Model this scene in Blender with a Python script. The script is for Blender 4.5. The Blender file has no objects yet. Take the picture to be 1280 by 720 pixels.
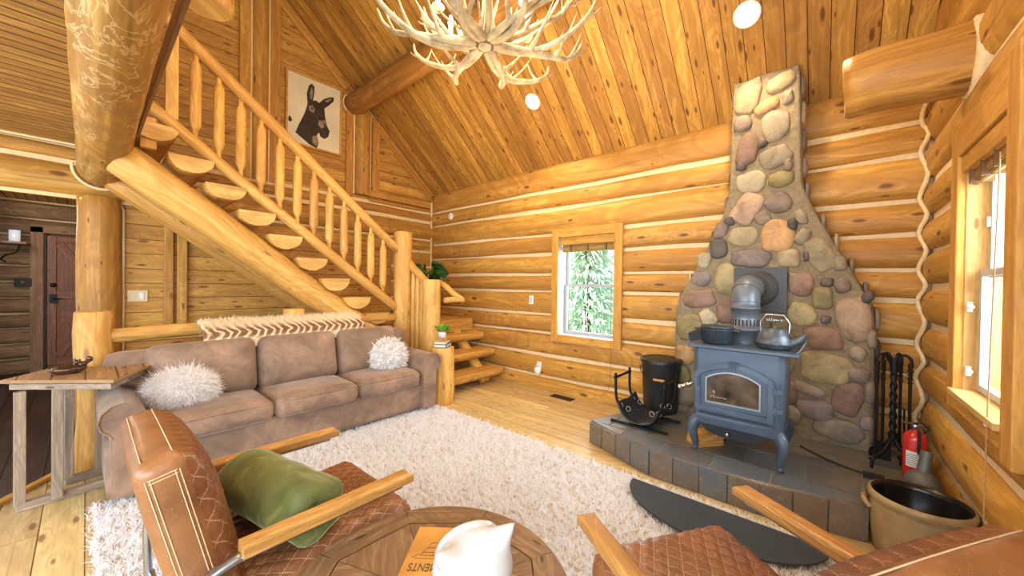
import bpy, bmesh, math, random
import numpy as np
from mathutils import Vector, Matrix, Euler, noise as mnoise
random.seed(7); rng = np.random.default_rng(11)
C = bpy.context.scene.collection
PI = math.pi
V = Vector

# ------------------------------------------------------------------ materials
def new_mat(name):
    m = bpy.data.materials.new(name); m.use_nodes = True
    nt = m.node_tree; nt.nodes.clear()
    out = nt.nodes.new('ShaderNodeOutputMaterial')
    b = nt.nodes.new('ShaderNodeBsdfPrincipled')
    nt.links.new(b.outputs[0], out.inputs[0])
    return m, nt, b
def N(nt, t, **kw):
    n = nt.nodes.new('ShaderNode' + t)
    for k, v in kw.items():
        if k in ('operation', 'blend_type', 'data_type', 'feature', 'distance', 'noise_dimensions', 'voronoi_dimensions', 'vector_type', 'wave_type', 'bands_direction', 'interpolation_type'): setattr(n, k, v)
        else: n.inputs[k].default_value = v
    return n
def L(nt, a, b): nt.links.new(a, b)
def math_(nt, op, a, b=None, c=None, clamp=False):
    n = nt.nodes.new('ShaderNodeMath'); n.operation = op; n.use_clamp = clamp
    for i, x in enumerate((a, b, c)):
        if x is None: continue
        if isinstance(x, (int, float)): n.inputs[i].default_value = x
        else: nt.links.new(x, n.inputs[i])
    return n.outputs[0]
def mix(nt, fac, a, b, mode='MIX'):
    n = nt.nodes.new('ShaderNodeMix'); n.data_type = 'RGBA'; n.blend_type = mode
    for i, x in ((0, fac), (6, a), (7, b)):
        if isinstance(x, (int, float)): n.inputs[i].default_value = x
        elif isinstance(x, tuple): n.inputs[i].default_value = (*x, 1) if len(x) == 3 else x
        else: nt.links.new(x, n.inputs[i])
    return n.outputs[2]
def ramp(nt, fac, stops):
    n = nt.nodes.new('ShaderNodeValToRGB'); e = n.color_ramp.elements
    while len(e) > 1: e.remove(e[-1])
    e[0].position = stops[0][0]; e[0].color = (*stops[0][1], 1)
    for p, c in stops[1:]:
        k = e.new(p); k.color = (*c, 1)
    nt.links.new(fac, n.inputs[0]); return n.outputs[0]
def smooth(nt, x, lo, hi):
    n = nt.nodes.new('ShaderNodeMapRange'); n.interpolation_type = 'SMOOTHSTEP'
    nt.links.new(x, n.inputs[0]); n.inputs[1].default_value = lo; n.inputs[2].default_value = hi
    return n.outputs[0]
def bump(nt, b, h, strength=.3, dist=.01):
    n = nt.nodes.new('ShaderNodeBump'); n.inputs['Strength'].default_value = strength; n.inputs['Distance'].default_value = dist
    nt.links.new(h, n.inputs['Height']); nt.links.new(n.outputs[0], b.inputs['Normal'])
def srgb(r, g, b):
    f = lambda c: (c/255/12.92) if c/255 <= .04045 else ((c/255+.055)/1.055)**2.4
    return (f(r), f(g), f(b))

def wood(name, c1, c2, dark, board=0, knots=.35, rough=.5, bmp=.25, gs=1.0, var=.25, blotch=.3, groove=.006, endlen=0, spec=.35, crack=.55, ks=1.5):
    """wood whose grain runs along U (metres); board = board width along V (0: none)"""
    m, nt, b = new_mat(name)
    uv = N(nt, 'UVMap'); sep = N(nt, 'SeparateXYZ'); L(nt, uv.outputs[0], sep.inputs[0])
    u, v = sep.outputs[0], sep.outputs[1]
    oi = N(nt, 'ObjectInfo'); rnd = oi.outputs['Random']
    tone = rnd; off = math_(nt, 'MULTIPLY', rnd, 37.0); gm = None
    if board:
        bv = math_(nt, 'DIVIDE', v, board); idx = math_(nt, 'FLOOR', bv); fr = math_(nt, 'FRACT', bv)
        if endlen:
            wn0 = N(nt, 'TexWhiteNoise', noise_dimensions='1D'); L(nt, idx, wn0.inputs['W'])
            uu = math_(nt, 'ADD', math_(nt, 'DIVIDE', u, endlen), math_(nt, 'MULTIPLY', wn0.outputs[0], 5.0))
            idx = math_(nt, 'ADD', idx, math_(nt, 'MULTIPLY', math_(nt, 'FLOOR', uu), 17.3))
            fe = math_(nt, 'FRACT', uu)
        wn = N(nt, 'TexWhiteNoise', noise_dimensions='1D'); L(nt, idx, wn.inputs['W'])
        tone = wn.outputs[0]; off = math_(nt, 'MULTIPLY', wn.outputs[0], 53.0)
        d = math_(nt, 'MULTIPLY', math_(nt, 'MINIMUM', fr, math_(nt, 'SUBTRACT', 1.0, fr)), board)
        gm = smooth(nt, d, groove*.25, groove)
        if endlen:
            de = math_(nt, 'MULTIPLY', math_(nt, 'MINIMUM', fe, math_(nt, 'SUBTRACT', 1.0, fe)), endlen)
            gm = math_(nt, 'MULTIPLY', gm, smooth(nt, de, .0008, .003))
    cx = N(nt, 'CombineXYZ'); L(nt, math_(nt, 'ADD', u, off), cx.inputs[0]); L(nt, math_(nt, 'ADD', v, off), cx.inputs[1]); L(nt, off, cx.inputs[2])
    # knots first, so the grain bends around them
    mk = N(nt, 'Mapping'); mk.inputs['Scale'].default_value = (1.9*gs*ks, 6.5*gs*ks, 1); L(nt, cx.outputs[0], mk.inputs[0])
    vo = N(nt, 'TexVoronoi', voronoi_dimensions='2D', Scale=1.0); L(nt, mk.outputs[0], vo.inputs['Vector'])
    sc = N(nt, 'SeparateColor'); L(nt, vo.outputs['Color'], sc.inputs[0])
    has = math_(nt, 'LESS_THAN', sc.outputs[0], knots)
    size = math_(nt, 'ADD', math_(nt, 'MULTIPLY', sc.outputs[1], .10), .05)
    kd = math_(nt, 'DIVIDE', vo.outputs['Distance'], size)
    km = math_(nt, 'MULTIPLY', math_(nt, 'SUBTRACT', 1.0, smooth(nt, kd, .55, 1.25)), has)
    bend = math_(nt, 'MULTIPLY', math_(nt, 'SUBTRACT', 1.0, smooth(nt, kd, .5, 3.5)), has)
    mg = N(nt, 'Mapping'); mg.inputs['Scale'].default_value = (1.1*gs, 16*gs, 1); L(nt, cx.outputs[0], mg.inputs[0])
    n1 = N(nt, 'TexNoise', noise_dimensions='2D', Scale=1.0, Detail=5.0, Roughness=.6, Distortion=.5); L(nt, mg.outputs[0], n1.inputs['Vector'])
    mb = N(nt, 'Mapping'); mb.inputs['Scale'].default_value = (.9*gs, 3.0*gs, 1); L(nt, cx.outputs[0], mb.inputs[0])
    n2 = N(nt, 'TexNoise', noise_dimensions='2D', Scale=1.0, Detail=3.0, Roughness=.55, Distortion=1.2); L(nt, mb.outputs[0], n2.inputs['Vector'])
    ring = math_(nt, 'SINE', math_(nt, 'ADD', math_(nt, 'MULTIPLY', n2.outputs[0], 46.0), math_(nt, 'MULTIPLY', bend, 9.0)))
    g = math_(nt, 'ADD', math_(nt, 'MULTIPLY', n1.outputs[0], .72), math_(nt, 'MULTIPLY', ring, .065))
    col = ramp(nt, g, [(.24, tuple(x*.85 for x in c2)), (.36, c2), (.46, tuple((a+c)/2 for a, c in zip(c1, c2))), (.58, c1)])
    col = mix(nt, math_(nt, 'MULTIPLY', smooth(nt, n2.outputs[0], .42, .75), blotch), col, tuple(x*.62 for x in c2))
    mc = N(nt, 'Mapping'); mc.inputs['Scale'].default_value = (1.3*gs, 34*gs, 1); mc.inputs['Location'].default_value = (3.3, 7.7, 0); L(nt, cx.outputs[0], mc.inputs[0])
    n4 = N(nt, 'TexNoise', noise_dimensions='2D', Scale=1.0, Detail=2.0, Roughness=.5, Distortion=.6); L(nt, mc.outputs[0], n4.inputs['Vector'])
    col = mix(nt, math_(nt, 'MULTIPLY', smooth(nt, n4.outputs[0], .60, .80), crack), col, tuple(x*.4 for x in c2))
    col = mix(nt, math_(nt, 'MULTIPLY', smooth(nt, math_(nt, 'SUBTRACT', 1.0, n4.outputs[0]), .60, .85), crack*.6), col, tuple(min(1, x*1.25) for x in c1))
    mf = N(nt, 'Mapping'); mf.inputs['Scale'].default_value = (9*gs, 95*gs, 1); L(nt, cx.outputs[0], mf.inputs[0])
    n5 = N(nt, 'TexNoise', noise_dimensions='2D', Scale=1.0, Detail=4.0, Roughness=.7); L(nt, mf.outputs[0], n5.inputs['Vector'])
    col = mix(nt, math_(nt, 'MULTIPLY', smooth(nt, n5.outputs[0], .44, .70), .34), col, tuple(x*.55 for x in c2))
    # tone per board / per object
    val = math_(nt, 'ADD', 1-var/2, math_(nt, 'MULTIPLY', tone, var))
    hs = N(nt, 'HueSaturation'); L(nt, col, hs.inputs['Color']); L(nt, val, hs.inputs['Value'])
    L(nt, math_(nt, 'ADD', .497, math_(nt, 'MULTIPLY', tone, .010)), hs.inputs['Hue'])
    col = mix(nt, math_(nt, 'MULTIPLY', km, .85), hs.outputs[0], dark)
    if gm is not None: col = mix(nt, gm, tuple(x*.45 for x in dark), col)
    L(nt, col, b.inputs['Base Color']); b.inputs['Roughness'].default_value = rough
    b.inputs['Specular IOR Level'].default_value = spec
    h = g if gm is None else math_(nt, 'ADD', math_(nt, 'MULTIPLY', g, .25), gm)
    bump(nt, b, h, bmp, .006)
    return m

def plain(name, c, rough=.5, metal=0, nscale=0, namt=.25, bmp=0, c2=None, spec=.5, coat=0, emit=None, es=0, stretch=(1,1,1), detail=3.0):
    m, nt, b = new_mat(name)
    b.inputs['Base Color'].default_value = (*c, 1); b.inputs['Roughness'].default_value = rough
    b.inputs['Metallic'].default_value = metal; b.inputs['Specular IOR Level'].default_value = spec
    b.inputs['Coat Weight'].default_value = coat
    if nscale:
        tc = N(nt, 'TexCoord'); mp = N(nt, 'Mapping'); mp.inputs['Scale'].default_value = stretch; L(nt, tc.outputs['Object'], mp.inputs[0])
        n = N(nt, 'TexNoise', Scale=nscale, Detail=detail, Roughness=.6); L(nt, mp.outputs[0], n.inputs['Vector'])
        c2 = c2 or tuple(x*(1-namt) for x in c)
        L(nt, ramp(nt, n.outputs[0], [(.32, c2), (.68, c)]), b.inputs['Base Color'])
        if bmp: bump(nt, b, n.outputs[0], bmp, .01)
    if emit: b.inputs['Emission Color'].default_value = (*emit, 1); b.inputs['Emission Strength'].default_value = es
    return m

def glass(name, tint=(.95, .98, 1), gloss=.06):
    m = bpy.data.materials.new(name); m.use_nodes = True; nt = m.node_tree; nt.nodes.clear()
    o = nt.nodes.new('ShaderNodeOutputMaterial'); t = N(nt, 'BsdfTransparent', Color=(*tint, 1)); g = N(nt, 'BsdfGlossy', Roughness=.03)
    mx = N(nt, 'MixShader', Fac=gloss); L(nt, t.outputs[0], mx.inputs[1]); L(nt, g.outputs[0], mx.inputs[2]); L(nt, mx.outputs[0], o.inputs[0])
    return m

def leather(name, c, quilt=0, k=1.5):
    m, nt, b = new_mat(name)
    tc = N(nt, 'TexCoord')
    n = N(nt, 'TexNoise', Scale=6.0, Detail=5.0, Roughness=.62); L(nt, tc.outputs['Object'], n.inputs['Vector'])
    n2 = N(nt, 'TexVoronoi', Scale=170.0); L(nt, tc.outputs['Object'], n2.inputs['Vector'])
    n3 = N(nt, 'TexVoronoi', feature='DISTANCE_TO_EDGE', Scale=15.0); 
    nd = N(nt, 'TexNoise', Scale=9.0, Detail=2.0); L(nt, tc.outputs['Object'], nd.inputs['Vector'])
    L(nt, mix(nt, .35, tc.outputs['Object'], nd.outputs['Color']), n3.inputs['Vector'])
    col = ramp(nt, n.outputs[0], [(.3, tuple(x*.55 for x in c)), (.55, c), (.75, tuple(min(1, x*1.35) for x in c))])
    crack = math_(nt, 'SUBTRACT', 1.0, smooth(nt, n3.outputs['Distance'], .0, .022))
    col = mix(nt, math_(nt, 'MULTIPLY', crack, .30), col, tuple(min(1, x*2.0+.03) for x in c))
    h = math_(nt, 'MULTIPLY', n2.outputs['Distance'], .25)
    if quilt:
        uv = N(nt, 'UVMap'); sep = N(nt, 'SeparateXYZ'); L(nt, uv.outputs[0], sep.inputs[0])
        a = math_(nt, 'DIVIDE', sep.outputs[0], quilt); q = math_(nt, 'DIVIDE', sep.outputs[1], quilt*k)
        ds = []
        for op in ('ADD', 'SUBTRACT'):
            f = math_(nt, 'FRACT', math_(nt, op, a, q))
            ds.append(math_(nt, 'MINIMUM', f, math_(nt, 'SUBTRACT', 1.0, f)))
        d = math_(nt, 'MINIMUM', ds[0], ds[1])
        # dashed thread in the valley of each quilting line
        dash = math_(nt, 'GREATER_THAN', math_(nt, 'FRACT', math_(nt, 'MULTIPLY', sep.outputs[1], 130.0)), .22)
        st = math_(nt, 'MULTIPLY', math_(nt, 'SUBTRACT', 1.0, smooth(nt, d, .018, .04)), dash)
        col = mix(nt, math_(nt, 'MULTIPLY', st, .6), col, (.62, .42, .26))
    L(nt, col, b.inputs['Base Color']); b.inputs['Roughness'].default_value = .36; b.inputs['Specular IOR Level'].default_value = .5
    bump(nt, b, h, .12, .004)
    return m

# ------------------------------------------------------------------ geometry collector
class G:
    def __init__(s): s.v = []; s.f = []; s.uv = []; s.mi = []; s.sm = []
    def add(s, vs, fs, uvs=None, mi=0, sm=True, M=None):
        o = len(s.v)
        for p in vs:
            p = V(p); s.v.append(tuple(M @ p) if M is not None else tuple(p))
        for k, f in enumerate(fs):
            s.f.append([o+i for i in f]); s.mi.append(mi); s.sm.append(sm)
            s.uv.append(uvs[k] if uvs else [(vs[i][0], vs[i][1]) for i in f])
        return s
    def box(s, c, d, M=None, mi=0, long=None, rz=0, taper=1.0):
        """box with centre c and size d; grain along its longest side"""
        x, y, z = d[0]/2, d[1]/2, d[2]/2
        vs = [(-x,-y,-z),(x,-y,-z),(x,y,-z),(-x,y,-z),(-x*taper,-y*taper,z),(x*taper,-y*taper,z),(x*taper,y*taper,z),(-x*taper,y*taper,z)]
        fs = [(0,3,2,1),(4,5,6,7),(0,1,5,4),(1,2,6,5),(2,3,7,6),(3,0,4,7)]
        ax = long if long is not None else max(range(3), key=lambda i: d[i])
        ns = [2,2,1,0,1,0]; uvs = []
        for f, n in zip(fs, ns):
            o = [i for i in range(3) if i != n]
            ua = ax if ax in o else o[0]; va = [i for i in o if i != ua][0]
            uvs.append([(vs[i][ua]+c[0]*.37, vs[i][va]+n*.31+c[2]*.7) for i in f])
        T = Matrix.Translation(c) @ Matrix.Rotation(rz, 4, 'Z')
        if M is not None: T = M @ T
        return s.add(vs, fs, uvs, mi, False, T)
    def tube(s, pts, rs, n=10, cap=True, M=None, mi=0, sq=(1, 1), ref=None, capmi=None, closed=False, sm=True, twist=0, fn=None):
        pts = [V(p) for p in pts]; k = len(pts)
        if isinstance(rs, (int, float)): rs = [rs]*k
        tang = []
        for i in range(k):
            a = pts[(i-1) % k] if closed or i > 0 else pts[i]; b = pts[(i+1) % k] if closed or i < k-1 else pts[i]
            tang.append((b-a).normalized())
        r0 = V(ref) if ref else (V((0,0,1)) if abs(tang[0].z) < .9 else V((1,0,0)))
        nx = (r0 - tang[0]*r0.dot(tang[0])).normalized(); vs = []; ln = [0.0]
        for i in range(k):
            if i:
                nx = (nx - tang[i]*nx.dot(tang[i])).normalized(); ln.append(ln[-1] + (pts[i]-pts[i-1]).length)
            by = tang[i].cross(nx)
            for j in range(n):
                a = 2*PI*j/n + twist*i
                rr = rs[i]*(fn(i, a) if fn else 1)
                vs.append(pts[i] + nx*(math.cos(a)*rr*sq[0]) + by*(math.sin(a)*rr*sq[1]))
        fs = []; uvs = []; R = max(rs)
        for i in range(k if closed else k-1):
            i2 = (i+1) % k; l2 = ln[i2] if i2 else ln[-1]+.05
            for j in range(n):
                j2 = (j+1) % n
                fs.append((i*n+j, i*n+j2, i2*n+j2, i2*n+j))
                va, vb = j*2*PI*R/n, (j+1)*2*PI*R/n
                uvs.append([(ln[i], va), (ln[i], vb), (l2, vb), (l2, va)])
        s.add(vs, fs, uvs, mi, sm, M)
        if cap and not closed:
            for i, fl in ((0, True), (k-1, False)):
                ring = [vs[i*n+j] for j in range(n)]
                if fl: ring = ring[::-1]
                uvr = [((p-pts[i]).x*.6+(p-pts[i]).y*.6, (p-pts[i]).z*.3+.2) for p in ring]
                s.add(ring, [tuple(range(n))], [uvr], mi if capmi is None else capmi, False, M)
        return s
    def lathe(s, prof, n=24, M=None, mi=0, sm=True, fn=None, arc=2*PI):
        """profile of (radius, z) turned about Z"""
        vs = []; k = len(prof); cl = abs(arc-2*PI) < 1e-6; nn = n if cl else n+1
        for r, z in prof:
            for j in range(nn):
                a = arc*j/n; q = r*(fn(a, z) if fn else 1); vs.append((q*math.cos(a), q*math.sin(a), z))
        fs = []; uvs = []
        for i in range(k-1):
            for j in range(n):
                j2 = (j+1) % nn
                fs.append((i*nn+j, i*nn+j2, (i+1)*nn+j2, (i+1)*nn+j))
                ua = prof[i][0]*arc*j/n; ub = prof[i][0]*arc*(j+1)/n
                uvs.append([(prof[i][1], ua), (prof[i][1], ub), (prof[i+1][1], ub), (prof[i+1][1], ua)])
        return s.add(vs, fs, uvs, mi, sm, M)
    def prism(s, poly, h, M=None, mi=0, sm=False):
        """polygon in XY extruded from z=0 to h"""
        n = len(poly); vs = [(x, y, 0) for x, y in poly] + [(x, y, h) for x, y in poly]
        fs = [tuple(range(n))[::-1], tuple(range(n, 2*n))] + [(i, (i+1) % n, n+(i+1) % n, n+i) for i in range(n)]
        uvs = [[(vs[i][0], vs[i][1]) for i in f] for f in fs[:2]]
        for i in range(n):
            a, b = V(poly[i]), V(poly[(i+1) % n]); l = (b-a).length
            uvs.append([(0, 0), (l, 0), (l, h), (0, h)])
        return s.add(vs, fs, uvs, mi, sm, M)
    def ell(s, c, r, M=None, mi=0, nu=16, nv=10, fn=None):
        vs = []; fs = []
        for i in range(nv+1):
            t = PI*i/nv
            for j in range(nu):
                a = 2*PI*j/nu; d = V((math.sin(t)*math.cos(a), math.sin(t)*math.sin(a), math.cos(t)))
                q = fn(d) if fn else 1
                vs.append((c[0]+d.x*r[0]*q, c[1]+d.y*r[1]*q, c[2]+d.z*r[2]*q))
        for i in range(nv):
            for j in range(nu):
                j2 = (j+1) % nu; fs.append((i*nu+j, (i+1)*nu+j, (i+1)*nu+j2, i*nu+j2))
        return s.add(vs, fs, None, mi, True, M)
    def rbox(s, d, r, n=(8, 8, 4), M=None, disp=None, mis=None, p=1.0):
        """rounded box centred at the origin, gridded; disp(face, u, v, uu, vv) moves a point out along its face normal.
        faces: 0 -x, 1 +x, 2 -y, 3 +y, 4 -z, 5 +z"""
        h = [x/2 for x in d]
        rr = [min(r, x) for x in h]
        for f in range(6):
            ax, sg = f//2, (-1 if f % 2 == 0 else 1); o = [i for i in range(3) if i != ax]; a, b = o
            na, nb = n[a], n[b]; vs = []; uvl = []
            for i in range(na+1):
                for j in range(nb+1):
                    q = [0, 0, 0]; q[ax] = sg*h[ax]; u, w = 2*i/na-1, 2*j/nb-1
                    # finer steps near the rim
                    u = math.copysign(abs(u)**.8, u); w = math.copysign(abs(w)**.8, w)
                    q[a] = u*h[a]; q[b] = w*h[b]
                    inn = [max(-h[k]+rr[k], min(h[k]-rr[k], q[k])) for k in range(3)]
                    dv = V([(q[k]-inn[k])/max(rr[k], 1e-6) for k in range(3)])
                    L_ = dv.length
                    dn = dv/L_ if L_ > 1e-9 else V([sg if k == ax else 0 for k in range(3)])
                    pt = V([inn[k]+dn[k]*rr[k] for k in range(3)])
                    if disp:
                        nn_ = V([sg if k == ax else 0 for k in range(3)]); ef = min(1, (1-max(abs(u), abs(w)))/.07); pt = pt + nn_*(disp(f, u, w, q[a], q[b])*ef)
                    vs.append(pt); uvl.append((q[a], q[b]))
            fs = []
            for i in range(na):
                for j in range(nb):
                    t = (i*(nb+1)+j, (i+1)*(nb+1)+j, (i+1)*(nb+1)+j+1, i*(nb+1)+j+1)
                    flip = (sg < 0) ^ (ax == 1)
                    fs.append(t[::-1] if flip else t)
            s.add(vs, fs, [[uvl[i] for i in t] for t in fs], mis[f] if mis else 0, True, M)
        s.weld = True
        return s
    weld = False
    def build(s, name, mat, parent=None, loc=None, bevel=0, sub=0, weld=False, seg=2, auto=True):
        me = bpy.data.meshes.new(name)
        base = V(loc) if loc is not None else V((0, 0, 0))
        if loc is None and parent is not None:
            q = parent
            while q is not None:
                base = base + q.location; q = q.parent
            if parent.get('_local'): base = V((0, 0, 0))
        me.from_pydata([tuple(V(p)-base) for p in s.v], [], s.f)
        ul = me.uv_layers.new(name='UVMap')
        ul.data.foreach_set('uv', [c for f in s.uv for t in f for c in t])
        me.polygons.foreach_set('material_index', s.mi); me.polygons.foreach_set('use_smooth', s.sm)
        for m in (mat if isinstance(mat, (list, tuple)) else [mat]): me.materials.append(m)
        if s.weld or weld:
            bm = bmesh.new(); bm.from_mesh(me); bmesh.ops.remove_doubles(bm, verts=bm.verts, dist=.0004); bm.to_mesh(me); bm.free()
        me.update()
        o = bpy.data.objects.new(name, me); C.objects.link(o)
        if loc is not None: o.location = loc
        if parent is not None: o.parent = parent
        if bevel:
            b = o.modifiers.new('b', 'BEVEL'); b.width = bevel; b.segments = seg; b.limit_method = 'ANGLE'; b.angle_limit = .6
        if sub:
            b = o.modifiers.new('s', 'SUBSURF'); b.levels = sub; b.render_levels = sub
        return o

def tag(o, label=None, cat=None, group=None, kind=None):
    for k, v in (('label', label), ('category', cat), ('group', group), ('kind', kind)):
        if v: o[k] = v
    return o
def thing(name, label, cat, loc=(0, 0, 0), rz=0, group=None, kind=None, local=False):
    """an Empty at the thing's base that parents its parts; local: parts are given in its own frame"""
    o = bpy.data.objects.new(name, None); C.objects.link(o); o.location = loc; o.rotation_euler = (0, 0, rz); o.empty_display_size = .05
    if local: LOCALS.add(o.name)
    return tag(o, label, cat, group, kind)
LOCALS = set()
_b = G.build
def build(s, name, mat, parent=None, loc=None, **kw):
    q = parent; loc_frame = False
    while q is not None:
        if q.name in LOCALS: loc_frame = True
        q = q.parent
    if loc_frame:
        o = _b(s, name, mat, None, None, **kw); o.parent = parent; return o
    return _b(s, name, mat, parent, loc, **kw)
G.build = build
def copy_tree(o, parent=None):
    c = o.copy(); C.objects.link(c); c.parent = parent
    if o.name in LOCALS: LOCALS.add(c.name)
    for ch in list(o.children): copy_tree(ch, c)
    return c
def smoothp(pts, k=6):
    """Catmull-Rom through points"""
    P = [V(p) for p in pts]; P = [P[0]*2-P[1]] + P + [P[-1]*2-P[-2]]; out = []
    for i in range(1, len(P)-2):
        for j in range(k):
            t = j/k; a, b, c, d = P[i-1:i+3]
            out.append(.5*((2*b)+(c-a)*t+(2*a-5*b+4*c-d)*t*t+(3*b-a-3*c+d)*t**3))
    out.append(P[-2]); return out
def lerp(a, b, t): return a+(b-a)*t
def n3(x, y, z): return mnoise.noise(V((x, y, z)))
def logtube(g, p0, p1, r0, r1=None, n=16, seed=0., step=.14, wob=.05, sq=(1, 1), ref=None, capmi=1, cap=True, bend=.012, mi=0):
    """a peeled log: slightly crooked, irregular, cut ends in material capmi"""
    p0, p1 = V(p0), V(p1); r1 = r1 or r0; k = max(3, int((p1-p0).length/step)+1)
    pts = []; rs = []
    for i in range(k):
        t = i/(k-1); w = math.sin(PI*t)
        o = V((n3(t*2.3, seed, 1.1), n3(t*2.3, seed, 5.7), n3(t*2.3, seed, 9.2)))*bend*2*min(1, w*3)
        pts.append(p0.lerp(p1, t)+o); rs.append(lerp(r0, r1, t)*(1+wob*n3(t*4, seed, 3.3)))
    f = lambda i, a: 1+wob*.7*n3(math.cos(a)*1.3, math.sin(a)*1.3+i*.35, seed)
    # a small chamfer at the cut ends
    d = (p1-p0).normalized(); e = min(.012, r0*.15)
    pts = [pts[0]] + [pts[0]+d*e] + pts[1:-1] + [pts[-1]-d*e] + [pts[-1]]; rs = [rs[0]-e] + [rs[0]] + rs[1:-1] + [rs[-1]] + [rs[-1]-e]
    g.tube(pts, rs, n, cap, None, mi, sq, ref, capmi, fn=f)
    return g
def npmesh(name, verts, faces, mat, parent=None, base=(0, 0, 0), smooth_=True):
    """mesh from numpy arrays of verts (n,3) and same-size faces (m,k)"""
    me = bpy.data.meshes.new(name); nv, (nf, k) = len(verts), faces.shape
    me.vertices.add(nv); me.vertices.foreach_set('co', (verts-np.array(base)).astype(np.float32).ravel())
    me.loops.add(nf*k); me.loops.foreach_set('vertex_index', faces.astype(np.int32).ravel())
    me.polygons.add(nf); me.polygons.foreach_set('loop_start', np.arange(0, nf*k, k, dtype=np.int32))
    try: me.polygons.foreach_set('loop_total', np.full(nf, k, dtype=np.int32))
    except Exception: pass
    me.polygons.foreach_set('use_smooth', np.full(nf, smooth_))
    me.update(calc_edges=True); me.materials.append(mat)
    o = bpy.data.objects.new(name, me); C.objects.link(o)
    if parent is not None: o.parent = parent
    return o
def blades(base, d, length, width, curl, side=None):
    """bent tapering strips (numpy): base (n,3), d (n,3) unit direction, length (n,), width (n,), curl (n,3) bend at the tip"""
    n = len(base)
    if side is None:
        rnd = rng.normal(size=(n, 3)); side = np.cross(d, rnd)
    side = side/np.maximum(np.linalg.norm(side, axis=1, keepdims=True), 1e-6)
    w = (width/2)[:, None]; l = length[:, None]
    m1 = base+d*l*.5+curl*l*.22; tip = base+d*l*.9+curl*l*.8
    v = np.stack([base-side*w, base+side*w, m1+side*w*.8, m1-side*w*.8, tip], axis=1).reshape(-1, 3)
    o = (np.arange(n)*5)[:, None]
    f = np.concatenate([o+np.array([[0, 1, 2]]), o+np.array([[0, 2, 3]]), o+np.array([[3, 2, 4]])])
    return v, f

# ------------------------------------------------------------------ palette
ENDC = srgb(226, 178, 104)
M = {}
M['log'] = wood('log_wood', (.70, .40, .095), (.52, .25, .050), (.13, .042, .010), knots=.36, gs=.62, var=.20, ks=2.0, rough=.5, blotch=.32)
M['logdark'] = wood('dark_log_wood', (.56, .29, .075), (.38, .17, .038), (.12, .045, .012), knots=.2, gs=.55, var=.2, rough=.55)  # darker log tone for the outer wall faces
M['beam'] = wood('beam_wood', (.60, .32, .085), (.36, .165, .038), (.16, .06, .018), knots=.18, gs=.5, var=.1, rough=.5, blotch=.45)
M['girder'] = wood('gnarled_girder_wood', (.62, .335, .09), (.38, .175, .04), (.16, .06, .018), knots=.1, gs=.5, var=.05, rough=.48, blotch=.5)
nt = M['girder'].node_tree; b = [n for n in nt.nodes if n.type == 'BSDF_PRINCIPLED'][0]; tc = N(nt, 'TexCoord'); mp = N(nt, 'Mapping'); mp.inputs['Scale'].default_value = (.8, 1.6, 1.6); L(nt, tc.outputs['Object'], mp.inputs[0])
n1 = N(nt, 'TexNoise', Scale=4.2, Detail=4.0, Roughness=.6, Distortion=1.6); L(nt, mp.outputs[0], n1.inputs['Vector']); n2 = N(nt, 'TexNoise', Scale=2.2, Detail=2.0); L(nt, mp.outputs[0], n2.inputs['Vector'])
vein = math_(nt, 'SUBTRACT', 1.0, smooth(nt, math_(nt, 'ABSOLUTE', math_(nt, 'SUBTRACT', n1.outputs[0], .5)), .004, .035)); src = b.inputs['Base Color'].links[0].from_socket
L(nt, mix(nt, math_(nt, 'MULTIPLY', vein, math_(nt, 'MULTIPLY', smooth(nt, n2.outputs[0], .40, .62), .38)), src, (.86, .66, .34)), b.inputs['Base Color'])
M['pole'] = wood('peeled_pole_wood', (.78, .46, .135), (.62, .315, .075), (.30, .12, .03), knots=.2, gs=.9, var=.15, rough=.5, blotch=.2)
M['end'] = wood('cut_log_end', (.78, .49, .165), (.64, .35, .10), (.38, .17, .05), knots=.05, gs=2.0, var=.1, rough=.6, blotch=.3)
M['ceil'] = wood('ceiling_board_wood', (.64, .36, .09), (.44, .21, .044), (.10, .032, .009), board=.14, knots=.55, gs=.95, var=.45, rough=.5, groove=.005, blotch=.45)
M['loftceil'] = wood('loft_ceiling_wood', (.58, .32, .11), (.40, .20, .055), (.14, .05, .015), board=.095, knots=.3, gs=1.2, var=.3, rough=.5, groove=.01)
M['panel'] = wood('wall_panel_wood', (.70, .395, .10), (.54, .26, .055), (.15, .05, .012), board=.155, knots=.6, gs=.95, var=.28, rough=.5, groove=.005, blotch=.3)
M['trim'] = wood('trim_wood', (.70, .38, .095), (.54, .25, .052), (.2, .07, .015), knots=.25, gs=1.1, var=.2, rough=.45)
M['casing'] = wood('window_casing_wood', (.72, .385, .088), (.60, .29, .056), (.25, .09, .02), knots=.2, gs=1.2, var=.1, rough=.42, blotch=.15)
M['jamb'] = wood('window_jamb_wood', (.72, .47, .19), (.60, .35, .12), (.25, .1, .03), knots=.2, gs=1.1, var=.1, rough=.5, blotch=.15)
M['floor'] = wood('floor_plank_wood', (.77, .585, .31), (.63, .44, .19), (.25, .11, .04), board=.17, knots=.3, gs=.9, var=.25, rough=.36, groove=.004, endlen=2.4, blotch=.25, spec=.5)
M['chink'] = plain('chinking', srgb(238, 212, 164), .8, nscale=30, namt=.15, bmp=.15)
M['darkfloor'] = wood('dark_hall_floor', (.10, .062, .045), (.035, .022, .018), (.012, .008, .007), board=.2, knots=.15, gs=.8, var=.8, rough=.4, groove=.012)
M['halllog'] = wood('weathered_log', (.42, .28, .17), (.24, .145, .08), (.07, .04, .025), knots=.2, gs=.7, var=.4, rough=.65, blotch=.4)
M['halltrim'] = wood('hall_trim_wood', (.34, .19, .11), (.24, .125, .065), (.07, .03, .015), knots=.2, gs=1, var=.2, rough=.5)
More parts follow.
